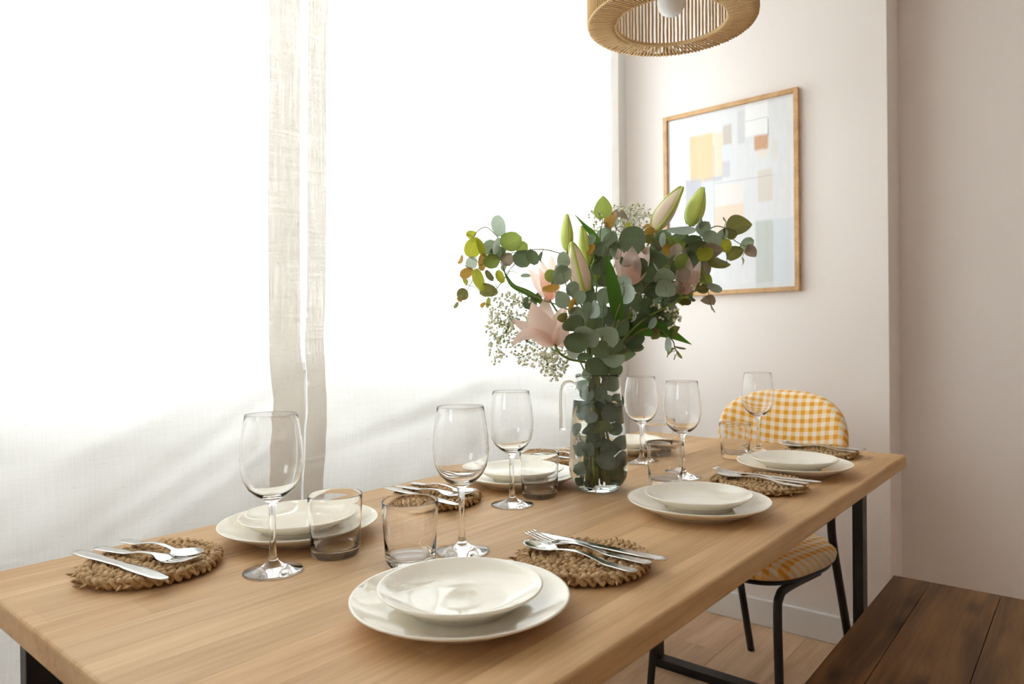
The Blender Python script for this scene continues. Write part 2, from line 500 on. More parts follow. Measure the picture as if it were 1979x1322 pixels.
# ------------------------------------------------------------------ curtains
Y_CUR = 1.33
CREASES = [(0.66, 0.855, 0.53, -0.016, 0.022), (0.58, 0.925, 0.40, 0.014, 0.026), (0.50, 0.715, 0.45, -0.014, 0.024), (0.70, 0.770, 0.50, 0.012, 0.020),
           (1.15, 0.835, 0.16, -0.014, 0.022), (1.30, 0.900, 0.22, 0.012, 0.024), (1.70, 0.860, -0.15, -0.012, 0.024)]   # drag creases (x, z, slope, depth, width)
def curtain_y(x, z):
    h = max(0.0, min(1.0, (2.45 - z) / 2.45))
    f = 0.006 * math.sin(x * 9.0 + 0.5) + 0.004 * math.sin(x * 23.0 + 1.7 + 0.4 * z)
    f += 0.003 * math.sin(x * 41.0 + z * 0.8)
    # soft drag folds below the sill, running up to the right
    low = max(0.0, min(1.0, (1.15 - z) / 0.3))
    f += low * 0.030 * mnoise.noise(Vector((x * 2.2 - z * 1.3, z * 5.5 + x * 0.6, 3.1)))
    f += low * 0.008 * mnoise.noise(Vector((x * 5.0, z * 11.0 - x * 5.0, 8.3)))
    for x0, z0, sl, am, wd in CREASES:
        q = (z - z0 - sl * (x - x0)) / wd
        f += 0.5 * am * math.exp(-q * q) * math.exp(-((x - x0) / 0.28) ** 2)
    return Y_CUR + f * (0.5 + 0.5 * h) + 0.015 * h * math.sin(x * 2.1)
def sheet(name, xa, xb, nx, nz, mat, parent, dy=0.0, z0=0.012, z1=2.47):
    V, Fc = [], []
    for j in range(nz + 1):
        z = z0 + (z1 - z0) * j / nz
        for i in range(nx + 1):
            s = i / nx
            x = xa(z) * (1 - s) + xb(z) * s
            V.append((x, curtain_y(x, z) + dy, z))
    for j in range(nz):
        for i in range(nx):
            a = j * (nx + 1) + i
            Fc.append((a, a + 1, a + nx + 2, a + nx + 1))
    return link(name, mesh_of(name, V, Fc, True), mat, parent)
wob = lambda z, k: 0.003 * math.sin(z * 3.1 + k) + 0.0015 * math.sin(z * 8.3 + 2 * k)
e1 = lambda z: 0.8725 + 0.0065 * z + wob(z, 0.3)            # right edge of the left panel
e2 = lambda z: 0.8775 + 0.0125 * z + wob(z, 1.9)            # left edge of the right panel
e3 = lambda z: 2.190 + 0.020 * (z - 0.95) + wob(z, 4.0)
cl = tag(sheet('curtain', lambda z: -0.75, e1, 150, 240, M['linen'], None), 'sheer white linen curtain panel at the left of the photo', 'curtain', 'linen curtains')
sheet('hem', lambda z: e1(z) - 0.073, lambda z: e1(z) - 0.0005, 8, 240, M['linen_hem'], cl, -0.002)
cr = tag(sheet('curtain', e2, e3, 130, 240, M['linen'], None), 'sheer white linen curtain panel behind the flowers, right of the slit', 'curtain', 'linen curtains')
sheet('hem', lambda z: e2(z) + 0.0005, lambda z: e2(z) + 0.050, 6, 240, M['linen_hem'], cr, -0.002)
sheet('hem', lambda z: e3(z) - 0.045, lambda z: e3(z) - 0.0005, 6, 240, M['linen_hem'], cr, -0.002)
tag(box('curtain_rail', (-0.8, Y_CUR - 0.02, 2.472), (2.3, Y_CUR + 0.03, ZC), M['white_trim'], bevel=0.003), 'white curtain rail under the ceiling', 'rail')

# ------------------------------------------------------------------ dining table
TX0, TX1, TY0, TY1, TTH = 0.247, 2.056, 0.379, 1.1725, 0.034
table = tag(empty('dining_table', ((TX0 + TX1) / 2, (TY0 + TY1) / 2, 0)), 'long light oak dining table on black steel legs, set for six', 'table')
NB = 12
bw = (TY1 - TY0) / NB
for k in range(NB):
    ya, yb = TY0 + k * bw, TY0 + (k + 1) * bw
    cx_, cy_ = (TX0 + TX1) / 2, (ya + yb) / 2
    bm = bmesh.new()
    g = 0.00012
    box_bm(bm, (TX0 - cx_, ya - cy_ + g, -TTH), (TX1 - cx_, yb - cy_ - g, 0))
    bm.edges.ensure_lookup_table()
    ends, outer = [], []
    for e in bm.edges:
        a, b = e.verts
        mx, my = (a.co.x + b.co.x) / 2, (a.co.y + b.co.y) / 2
        if abs(a.co.x - b.co.x) < 1e-6 and abs(a.co.z - b.co.z) < 1e-6:
            ends.append(e)
        if abs(a.co.y - b.co.y) < 1e-6 and abs(a.co.z - b.co.z) < 1e-6 and ((k == 0 and my < 0) or (k == NB - 1 and my > 0)):
            outer.append(e)
    bmesh.ops.bevel(bm, geom=ends + outer, offset=0.005, segments=3, affect='EDGES', profile=0.5)
    o = link('plank', bm_mesh(bm, 'table_plank'), M['table_wood'], table)
    o.location = (cx_ - table.location.x, cy_ - table.location.y, TZ)
def leg_frame(parent, xa, xb, ya, yb, ztop, tk, mat, wall=0.026):
    """Closed rectangular loop of flat steel tube: two uprights, a foot bar, a top bar."""
    box('leg', (xa, ya, 0.0), (xb, ya + wall, ztop), mat, parent, 0.0015)
    box('leg', (xa, yb - wall, 0.0), (xb, yb, ztop), mat, parent, 0.0015)
    box('foot_bar', (xa, ya + wall, 0.0), (xb, yb - wall, tk), mat, parent, 0.0015)
    box('top_bar', (xa, ya + wall, ztop - 0.02), (xb, yb - wall, ztop), mat, parent, 0.0015)
leg_frame(table, 0.286, 0.331, 0.470, 1.100, TZ - TTH, 0.026, M['black_metal'])
leg_frame(table, 1.990, 2.035, 0.470, 1.100, TZ - TTH, 0.026, M['black_metal'])

# ------------------------------------------------------------------ bench
BX0, BX1, BZ = 0.30, 1.968, 0.443
bench = tag(empty('bench', ((BX0 + BX1) / 2, 0.2, 0)), 'dark knotty wooden bench at the lower right beside the table', 'bench')
for ya, yb in ((0.312, 0.394), (0.170, 0.312), (0.030, 0.170)):
    c = ((BX0 + BX1) / 2, (ya + yb) / 2)
    o = link('plank', box_mesh('bench_plank', (BX0 - c[0], ya - c[1] + 0.0004, -0.035), (BX1 - c[0], yb - c[1] - 0.0004, 0), 0.0016, 2), M['bench_wood'], bench)
    o.location = (0, c[1] - 0.2, BZ)
leg_frame(bench, 0.42, 0.46, 0.07, 0.355, BZ - 0.035, 0.022, M['black_metal'], 0.022)
leg_frame(bench, 1.80, 1.84, 0.07, 0.355, BZ - 0.035, 0.022, M['black_metal'], 0.022)

# ------------------------------------------------------------------ gingham chair at the far end
def pad_mesh(name, outline, th, nx_bulge=0.3, bend=None, rings=4):
    """Cushion from a closed 2-D outline (u, v): rounded rim and domed faces, thickness th along +w."""
    n = len(outline)
    V, Fc = [], []
    layers = []
    cu = sum(p[0] for p in outline) / n; cv = sum(p[1] for p in outline) / n
    prof = []
    for k in range(7):                       # rim from back face to front face
        a = -PI / 2 + PI * k / 6
        prof.append((1 - 0.10 * (1 - math.cos(a)), 0.5 * th * math.sin(a)))
    inner = [(0.80, 0.56), (0.55, 0.60), (0.28, 0.62)]
    full = [(s, -t * th) for s, t in reversed(inner)] + prof + [(s, t * th) for s, t in inner]
    for s, w in full:
        ring = []
        for u, v in outline:
            p = Vector((cu + (u - cu) * s, cv + (v - cv) * s, w))
            ring.append(len(V)); V.append(p)
        layers.append(ring)
    for a, b in zip(layers[:-1], layers[1:]):
        for k in range(n):
            k2 = (k + 1) % n
            Fc.append((a[k], a[k2], b[k2], b[k]))
    for ring, sgn in ((layers[0], -1), (layers[-1], 1)):
        c = len(V); V.append(Vector((cu, cv, sgn * 0.63 * th)))
        for k in range(n):
            k2 = (k + 1) % n
            Fc.append((ring[k2], ring[k], c) if sgn < 0 else (ring[k], ring[k2], c))
    return V, Fc
def superellipse(w, h, ex, n=56, ex_low=None):
    out = []
    for k in range(n):
        a = 2 * PI * k / n
        e = ex if math.sin(a) >= 0 else (ex_low or ex)
        c, s = math.cos(a), math.sin(a)
        out.append((math.copysign(abs(c) ** (2 / e), c) * w / 2, math.copysign(abs(s) ** (2 / e), s) * h / 2))
    return out
# local frame: +x towards the sitter's back (away from the table), y sideways
CH = empty('dining_chair', (2.03, 0.766, 0), math.radians(-13))
tag(CH, 'dining chair in yellow and white gingham with black metal legs at the table end', 'chair')
V, Fc = pad_mesh('seat', superellipse(0.41, 0.41, 3.2), 0.052)
seat = link('seat', mesh_of('seat', [(p.x - 0.03, p.y, p.z + 0.436) for p in V], Fc, True), M['gingham'], CH)
V, Fc = pad_mesh('backrest', superellipse(0.428, 0.30, 2.6, ex_low=3.4), 0.046)
bv = []
for p in V:                                   # u sideways, v up, w towards the sitter; curved and leaning back
    z = 0.735 + p.y
    bv.append((0.135 + 0.10 * (z - 0.735) - p.z - 0.9 * p.x * p.x + 0.02, p.x, z))
back = link('backrest', mesh_of('backrest', bv, [tuple(reversed(f)) for f in Fc], True), M['gingham'], CH)
V, Fc = pad_mesh('seat_pan', superellipse(0.385, 0.385, 3.2), 0.016)
link('seat_pan', mesh_of('seat_pan', [(p.x - 0.03, p.y, p.z + 0.404) for p in V], Fc, True), M['black_metal'], CH)
for s in (-1, 1):
    pts = smooth_curve([(0.04, s * 0.165, 0.392), (-0.14, s * 0.180, 0.392), (-0.185, s * 0.187, 0.380), (-0.203, s * 0.193, 0.345), (-0.215, s * 0.203, 0.2), (-0.228, s * 0.216, 0.0)], 6)
    tube('leg', pts, 0.0115, M['black_metal'], CH)
    pts = smooth_curve([(0.150, s * 0.150, 0.80), (0.128, s * 0.160, 0.66), (0.108, s * 0.168, 0.53), (0.115, s * 0.172, 0.44), (0.165, s * 0.174, 0.25), (0.228, s * 0.178, 0.0)], 6)
    tube('leg', pts, 0.0115, M['black_metal'], CH)
    tube('side_bracket', [(0.03, s * 0.165, 0.392), (0.112, s * 0.171, 0.415)], 0.008, M['black_metal'], CH)
tube('cross_bar', [(0.112, -0.170, 0.43), (0.112, 0.170, 0.43)], 0.009, M['black_metal'], CH)

# ------------------------------------------------------------------ framed picture
PY0, PY1, PZ0, PZ1 = 0.786, 1.303, 1.209, 1.917
pic = tag(empty('framed_picture', (X_PIC, (PY0 + PY1) / 2, PZ0)), 'oak framed abstract print of pale blocks on the far wall', 'picture')
fw, fd = 0.016, 0.021
box('frame_bar', (X_PIC - fd, PY0, PZ0), (X_PIC, PY0 + fw, PZ1), M['frame_wood'], pic, 0.001)
box('frame_bar', (X_PIC - fd, PY1 - fw, PZ0), (X_PIC, PY1, PZ1), M['frame_wood'], pic, 0.001)
box('frame_bar', (X_PIC - fd, PY0 + fw, PZ0), (X_PIC, PY1 - fw, PZ0 + fw), M['frame_wood'], pic, 0.001)
box('frame_bar', (X_PIC - fd, PY0 + fw, PZ1 - fw), (X_PIC, PY1 - fw, PZ1), M['frame_wood'], pic, 0.001)
def print_mat():
    t = NT('abstract_print')
    o = t.obj()                                   # object space: y across (window side positive), z up from the print's foot
    s = t.n('ShaderNodeSeparateXYZ', {0: o})
    W, H = PY1 - PY0 - 2 * fw, PZ1 - PZ0 - 2 * fw
    wv = t.noise(t.mapping(o, (1, 26, 8)), 1.0, 3)
    wob_ = t.math('MULTIPLY', t.math('SUBTRACT', wv, 0.5), 0.016)
    u = t.math('ADD', t.math('SUBTRACT', 0.5, t.math('DIVIDE', s.outputs[1], W)), wob_)
    v = t.math('ADD', t.math('SUBTRACT', 1.0, t.math('DIVIDE', s.outputs[2], H)), wob_)
    grain = t.noise(t.mapping(o, (1, 60, 14)), 1.0, 4)
    col = t.mix(grain, srgb(220, 220, 224), srgb(236, 235, 235))
    def rect(col, u0, u1, v0, v1, c, a=1.0, soft=0.006, var=0.25):
        def edge(x, lo, hi):
            m1 = t.n('ShaderNodeMapRange', {0: x, 1: lo - soft, 2: lo + soft}, clamp=True).outputs[0]
            m2 = t.n('ShaderNodeMapRange', {0: x, 1: hi + soft, 2: hi - soft}, clamp=True).outputs[0]
            return t.math('MULTIPLY', m1, m2)
        f = t.math('MULTIPLY', edge(u, u0, u1), edge(v, v0, v1))
        k = t.math('SUBTRACT', a, t.math('MULTIPLY', grain, var * a), True)
        return t.mix(t.math('MULTIPLY', f, k), col, c)
    R_ = [(0.19, 0.385, 0.115, 0.385, srgb(240, 200, 152), 1.0), (0.385, 0.475, 0.125, 0.365, srgb(246, 218, 186), 0.8),
          (0.465, 0.535, 0.09, 0.20, srgb(205, 192, 182), 0.95), (0.455, 0.52, 0.20, 0.29, srgb(222, 228, 234), 0.8),
          (0.455, 0.52, 0.29, 0.38, srgb(206, 205, 208), 0.9), (0.30, 0.455, 0.365, 0.392, srgb(190, 188, 194), 0.7),
          (0.58, 0.64, 0.03, 0.21, srgb(206, 205, 206), 0.7), (0.64, 0.81, 0.0, 0.18, srgb(246, 245, 244), 0.8),
          (0.71, 0.81, 0.183, 0.262, srgb(206, 152, 104), 1.0), (0.73, 0.81, 0.262, 0.30, srgb(240, 224, 208), 0.7),
          (0.83, 0.88, 0.22, 0.33, srgb(226, 220, 212), 0.7), (0.73, 0.84, 0.37, 0.54, srgb(222, 212, 200), 1.0),
          (0.15, 0.285, 0.36, 0.63, srgb(196, 195, 202), 1.0), (0.295, 0.385, 0.38, 0.60, srgb(218, 219, 226), 0.9),
          (0.39, 0.62, 0.53, 0.67, srgb(240, 214, 192), 0.95), (0.39, 0.62, 0.42, 0.53, srgb(240, 230, 222), 0.7),
          (0.71, 0.845, 0.64, 1.0, srgb(196, 200, 194), 1.0), (0.845, 1.0, 0.64, 1.0, srgb(214, 220, 226), 0.95),
          (0.12, 0.38, 0.63, 0.70, srgb(232, 230, 228), 0.8), (0.0, 1.0, 0.97, 1.0, srgb(222, 224, 226), 0.5)]
    for a, b, c, d, k, al in R_:
        col = rect(col, a, b, c, d, k, min(1.0, al * 1.05), 0.008, 0.25)
    for a, b, c, d in ((0.39, 0.86, 0.403, 0.407), (0.386, 0.392, 0.19, 0.68), (0.64, 0.81, 0.092, 0.096)):
        col = rect(col, a, b, c, d, srgb(170, 168, 170), 0.55, 0.0025)
    col = rect(col, 0.807, 0.813, 0.10, 0.19, srgb(110, 108, 106), 0.8, 0.002)
    return t.surf(t.pbsdf(color=col, rough=0.75, spec=0.2))
M['print'] = print_mat()
box('print', (X_PIC - 0.009, PY0 + fw, PZ0 + fw), (X_PIC - 0.006, PY1 - fw, PZ1 - fw), M['print'], pic)
box('picture_pane', (X_PIC - 0.0125, PY0 + fw, PZ0 + fw), (X_PIC - 0.0115, PY1 - fw, PZ1 - fw), M['picture_pane'], pic)

# ------------------------------------------------------------------ jute pendant lamp
LX, LY, LZ = 1.529, 0.772, 1.806
lamp = tag(empty('pendant_lamp', (LX, LY, LZ)), 'round woven jute pendant lamp with white bulb above the table', 'lamp')
RO, RI, LH, NS = 0.197, 0.132, 0.215, 132
lr = random.Random(3)
V, Fc = [], []
for k in range(NS):
    a = 2 * PI * (k + lr.uniform(-0.12, 0.12)) / NS
    pts = [((RO + lr.uniform(-0.0008, 0.0008)) * math.cos(a + lr.uniform(-0.002, 0.002)), (RO + lr.uniform(-0.0008, 0.0008)) * math.sin(a + lr.uniform(-0.002, 0.002)), LH * j / 7) for j in range(8)]
    tube_into(V, Fc, pts, [0.0029 * lr.uniform(0.85, 1.15) for _ in pts], 6)
tag(link('wall_strands', mesh_of('wall_strands', V, Fc, True), M['jute'], lamp), 'upright jute strands', None, None, 'stuff')
V, Fc = [], []
for layer, (zz, tw) in enumerate(((-0.0035, 0.5), (0.0035, -0.9))):
    for k in range(0, NS, 1 + 2 * layer):
        a = 2 * PI * (k + 0.5 * layer + lr.uniform(-0.15, 0.15)) / NS
        pts = []
        for j in range(5):
            s = j / 4
            r = RO * (1 - s) + RI * s
            aa = a + tw * (2 * PI / NS) * 2.2 * s
            pts.append((r * math.cos(aa), r * math.sin(aa), zz + lr.uniform(-0.0006, 0.0006)))
        tube_into(V, Fc, pts, [0.0019 * lr.uniform(0.85, 1.15) for _ in pts], 6)
tag(link('rim_strands', mesh_of('rim_strands', V, Fc, True), M['jute'], lamp), 'jute strands wound across the lower rim', None, None, 'stuff')
def ring(name, r, z, rad, mat, parent, n=72):
    V, Fc = [], []
    for k in range(n):
        a = 2 * PI * k / n
        for q in range(8):
            b = 2 * PI * q / 8
            V.append(((r + rad * math.cos(b)) * math.cos(a), (r + rad * math.cos(b)) * math.sin(a), z + rad * math.sin(b)))
    for k in range(n):
        for q in range(8):
            Fc.append((k * 8 + q, ((k + 1) % n) * 8 + q, ((k + 1) % n) * 8 + (q + 1) % 8, k * 8 + (q + 1) % 8))
    return link(name, mesh_of(name, V, Fc, True), mat, parent)
ring('hoop', RO - 0.001, 0.0, 0.0032, M['jute'], lamp)
ring('hoop', RI, 0.0, 0.0050, M['jute'], lamp)
ring('hoop', RO - 0.001, LH, 0.0045, M['jute'], lamp)
for k in range(3):
    a = 2 * PI * k / 3 + 0.4
    tube('spoke', [(0.018 * math.cos(a), 0.018 * math.sin(a), 0.125), (0.10 * math.cos(a), 0.10 * math.sin(a), LH), (RO * math.cos(a), RO * math.sin(a), LH)], 0.002, M['black_metal'], lamp, 6)
prof = [(0, 0.013), (0.013, 0.0147), (0.0235, 0.0215), (0.0305, 0.032), (0.0332, 0.045), (0.0315, 0.060), (0.0255, 0.076), (0.018, 0.092), (0.0138, 0.105), (0.0138, 0.112), (0, 0.112)]
link('bulb', lathe_mesh('bulb', prof, 32), M['bulb'], lamp)
link('lamp_holder', lathe_mesh('lamp_holder', [(0, 0.109), (0.019, 0.109), (0.020, 0.113), (0.020, 0.160), (0.015, 0.172), (0.005, 0.176), (0, 0.176)], 24), M['brass'], lamp)
tube('cord', [(0, 0, 0.174), (0, 0, ZC - LZ - 0.02)], 0.003, M['white_trim'], lamp, 8)
link('ceiling_rose', lathe_mesh('ceiling_rose', [(0, ZC - LZ - 0.025), (0.04, ZC - LZ - 0.022), (0.045, ZC - LZ - 0.002), (0, ZC - LZ - 0.001)], 24), M['white_trim'], lamp)

# ------------------------------------------------------------------ tableware
SET = [  # phrase, plate, mat, mat turn, wine glass, tumbler
    ('at the nearest setting on the bench side',  (0.571, 0.559), (0.796, 0.547), 0.00, (0.742, 0.722), (0.655, 0.738)),
    ('at the nearest setting on the curtain side', (0.643, 0.992), (0.414, 1.008), PI + 0.20, (0.519, 0.866), (0.616, 0.858)),
    ('at the middle setting on the bench side',   (1.170, 0.547), (1.431, 0.534), -0.06, (1.440, 0.710), (1.350, 0.706)),
    ('at the middle setting on the curtain side', (1.168, 0.958), (0.936, 0.986), PI - 0.02, (1.010, 0.849), (1.094, 0.848)),
    ('at the far setting on the bench side',      (1.642, 0.532), (1.915, 0.553), 0.02, (1.868, 0.699), (1.752, 0.716)),
    ('at the far setting on the curtain side',    (1.672, 0.983), (1.443, 1.045), PI + 0.05, (1.547, 0.874), (1.666, 0.889)),
]
def plate_profile(r, h, ft=0.0045, t=0.0048):
    """coupe plate: foot, shallow well, upswept rim; closed outline from the under centre round to the top centre"""
    f = r * 0.62
    und = [(0, ft), (f - 0.006, ft), (f - 0.004, 0.0), (f, 0.0), (f + 0.003, ft)]
    for k in range(1, 6):
        s = k / 5
        und.append((f + 0.003 + (r - f - 0.003) * s, ft + (h - t * 0.5 - ft) * s ** 1.35))
    top = [(r + 0.0006, h - 0.0012), (r - 0.0004, h), (r - 0.0024, h - 0.0006)]
    for k in range(1, 7):
        s = 1 - k / 6
        top.append((f * 0.9 + (r - 0.003 - f * 0.9) * s, ft + t + (h - 0.001 - ft - t) * s ** 1.5))
    top += [(f * 0.5, ft + t - 0.0002), (0, ft + t - 0.0003)]
    return und + top
PL, PS = lathe_mesh('dinner_plate', plate_profile(0.1250, 0.0262), 72), lathe_mesh('side_plate', plate_profile(0.0945, 0.0270, 0.0065), 64)
WG = [(0, 0), (0.037, 0), (0.0395, 0.0008), (0.0398, 0.0018), (0.037, 0.0028), (0.026, 0.0050), (0.014, 0.0085), (0.0075, 0.014), (0.0052, 0.022), (0.0044, 0.035),
      (0.0042, 0.055), (0.0044, 0.075), (0.0052, 0.088), (0.0075, 0.0955), (0.0135, 0.1000), (0.0225, 0.1055), (0.0315, 0.1145), (0.0380, 0.1270), (0.0415, 0.1420), (0.0422, 0.1560),
      (0.0410, 0.1730), (0.0388, 0.1900), (0.0362, 0.2060), (0.0350, 0.2150), (0.0349, 0.2155), (0.0346, 0.2157), (0.0343, 0.2155), (0.0342, 0.2150), (0.0354, 0.2060), (0.0380, 0.1900), (0.0402, 0.1730),
      (0.0414, 0.1560), (0.0407, 0.1425), (0.0372, 0.1278), (0.0306, 0.1156), (0.0212, 0.1075), (0.0120, 0.1030), (0, 0.1018)]
TU = [(0, 0.0006), (0.028, 0.0), (0.0325, 0.0006), (0.0345, 0.003), (0.0352, 0.010), (0.0372, 0.045), (0.0392, 0.080), (0.0397, 0.0892), (0.03955, 0.0899), (0.0391, 0.0902), (0.03865, 0.0899), (0.0385, 0.0892),
      (0.0380, 0.080), (0.0360, 0.045), (0.0338, 0.016), (0.0310, 0.0118), (0.024, 0.0102), (0, 0.0098)]
ME_WG, ME_TU = lathe_mesh('wine_glass', WG, 64), lathe_mesh('tumbler', TU, 64)
ME_WG.materials.append(M['glass']); ME_TU.materials.append(M['glass'])

def braid_mesh():
    """seagrass plait of three strands coiled into a flat disc"""
    V, Fc = [], []
    br = random.Random(5)
    pitch, r0, r1 = 0.0187, 0.008, 0.0905
    turns = (r1 - r0) / pitch
    n = 620
    path = []
    th = 0.0
    total = turns * 2 * PI
    for i in range(n + 1):
        # even arc length: angle grows with the square root
        q = i / n
        th = total * math.sqrt(q * (1 - (0.09) ** 2) + 0.09 ** 2) if q > 0 else total * 0.09
        r = r0 + pitch * th / (2 * PI)
        path.append((Vector((r * math.cos(th), r * math.sin(th), 0.0)), Vector((math.cos(th), math.sin(th), 0.0))))
    L = [0.0]
    for a, b in zip(path[:-1], path[1:]):
        L.append(L[-1] + (b[0] - a[0]).length)
    per = 0.034
    for k in range(3):
        for sub in range(2):
            pts, rad = [], []
            for (p, rn), s in zip(path, L):
                ph = 2 * PI * s / per + 2 * PI * k / 3
                lat = 0.0060 * math.sin(ph)
                up = 0.0044 * math.sin(2 * ph)
                tw = 2 * PI * s / 0.060 + sub * PI + k
                lat += 0.0019 * math.cos(tw); up += 0.0015 * math.sin(tw)
                pts.append(p + rn * lat + Vector((0, 0, 0.0100 + up)))
                rad.append(0.0030 * (1.0 + 0.22 * math.sin(ph * 2 + 1.0)) * br.uniform(0.9, 1.1))
            tube_into(V, Fc, pts, rad, 6)
    for _ in range(26):                          # loose straw ends at the rim
        a = br.uniform(0, 2 * PI); rr = r1 + br.uniform(-0.002, 0.007)
        p = Vector((rr * math.cos(a), rr * math.sin(a), br.uniform(0.004, 0.014)))
        d = Vector((math.cos(a + br.uniform(-0.9, 0.9)), math.sin(a + br.uniform(-0.9, 0.9)), br.uniform(-0.3, 0.4))) * 0.009
        tube_into(V, Fc, [p - d, p, p + d * 0.6], [0.0022, 0.0018, 0.0004], 5)
    return mesh_of('woven_mat', V, Fc, True)
ME_MAT = braid_mesh()

def strip_solid(stations, th):
    """A solid ribbon along +y: stations of (y, x centre, half width, z, dish); thickness th downwards."""
    V, Fc = [], []
    cols = 6
    for (y, xc, hw, z, dish) in stations:
        for j in range(cols + 1):
            s = -1 + 2 * j / cols
            zz = z - dish * (1 - s * s)
            V.append((xc + hw * s, y, zz))
        for j in range(cols + 1):
            s = -1 + 2 * j / cols
            zz = z - dish * (1 - s * s) - th * (0.45 + 0.55 * (1 - abs(s) ** 3))
            V.append((xc + hw * s, y, zz))
    w = cols + 1
    n = len(stations)
    for i in range(n - 1):
        a, b = i * 2 * w, (i + 1) * 2 * w
        for j in range(cols):
            Fc.append((a + j, a + j + 1, b + j + 1, b + j))
            Fc.append((a + w + j + 1, a + w + j, b + w + j, b + w + j + 1))
        Fc.append((a + w, a, b, b + w))
        Fc.append((a + cols, a + w + cols, b + w + cols, b + cols))
    Fc.append(tuple(range(0, w)) [::-1] + tuple(range(w, 2 * w)) if False else tuple(list(range(w - 1, -1, -1)) + list(range(w, 2 * w))))
    e = (n - 1) * 2 * w
    Fc.append(tuple(list(range(e, e + w)) + list(range(e + 2 * w - 1, e + w - 1, -1))))
    return V, Fc
def lerp_table(tab, y):
    for (a, va), (b, vb) in zip(tab[:-1], tab[1:]):
        if y <= b:
            s = (y - a) / (b - a); s = s * s * (3 - 2 * s)
            return va + (vb - va) * s
    return tab[-1][1]
def knife_mesh():
    tab = [(0, 0.004), (0.004, 0.0085), (0.03, 0.0092), (0.09, 0.0068), (0.118, 0.0066), (0.135, 0.0088), (0.16, 0.0096), (0.195, 0.0092), (0.212, 0.0066), (0.2205, 0.0012)]
    st = []
    for i in range(34):
        y = 0.2205 * i / 33
        hw = lerp_table(tab, y)
        xc = 0.0 if y < 0.12 else 0.0025 * min(1, (y - 0.12) / 0.09) ** 2
        st.append((y, xc, hw, 0.0030 - 0.0014 * min(1, y / 0.2), 0.0))
    V, Fc = strip_solid(st, 0.0030)
    return mesh_of('table_knife', V, Fc, True)
def spoon_mesh(L=0.182):
    hb = 0.052
    st = []
    for i in range(40):
        y = L * i / 39
        if y < L - hb:
            s = y / (L - hb)
            hw = lerp_table([(0, 0.0035), (0.03, 0.0084), (0.25, 0.0076), (0.7, 0.0034), (0.9, 0.0029), (1.0, 0.0044)], s)
            z = 0.0030 + 0.0055 * math.sin(PI * min(1, max(0, (s - 0.35) / 0.65))) + 0.003 * s
            st.append((y, 0, hw, z, 0))
        else:
            s = (y - (L - hb)) / hb
            hw = max(0.0012, 0.0182 * math.sqrt(max(0, 1 - (2 * s * 0.985 - 0.93) ** 2 / 1.06)))
            dish = 0.0072 * math.sin(PI * min(1, s * 1.0)) ** 0.8
            st.append((y, 0, hw, 0.0062 + 0.003 * s, dish))
    V, Fc = strip_solid(st, 0.0018)
    return mesh_of('table_spoon', V, Fc, True)
def fork_mesh(L=0.198):
    st = []
    yh = L - 0.047                               # where the tines start
    zf = lambda y: 0.0030 + (0.005 * math.sin(PI * min(1, max(0, (y / yh - 0.45) / 0.55))) + 0.001 * y / yh if y < yh else 0.001 + 0.0085 * ((y - yh) / 0.047) ** 1.6)
    for i in range(30):
        y = yh * i / 29
        s = y / yh
        hw = lerp_table([(0, 0.0035), (0.03, 0.0086), (0.25, 0.0078), (0.66, 0.0034), (0.78, 0.0032), (0.93, 0.0112), (1.0, 0.0120)], s)
        st.append((y, 0, hw, zf(y), 0.0012 * max(0, (s - 0.8) / 0.2)))
    V, Fc = strip_solid(st, 0.0020)
    for k in range(4):
        xc = -0.0102 + 0.0068 * k
        tst = [(yh - 0.001 + 0.048 * j / 8, xc, 0.0020 - 0.0010 * j / 8, zf(yh - 0.001 + 0.048 * j / 8), 0) for j in range(9)]
        v2, f2 = strip_solid(tst, 0.0020)
        b = len(V)
        V += v2; Fc += [tuple(b + i for i in f) for f in f2]
    return mesh_of('table_fork', V, Fc, True)
ME_K, ME_S, ME_F = knife_mesh(), spoon_mesh(), fork_mesh()

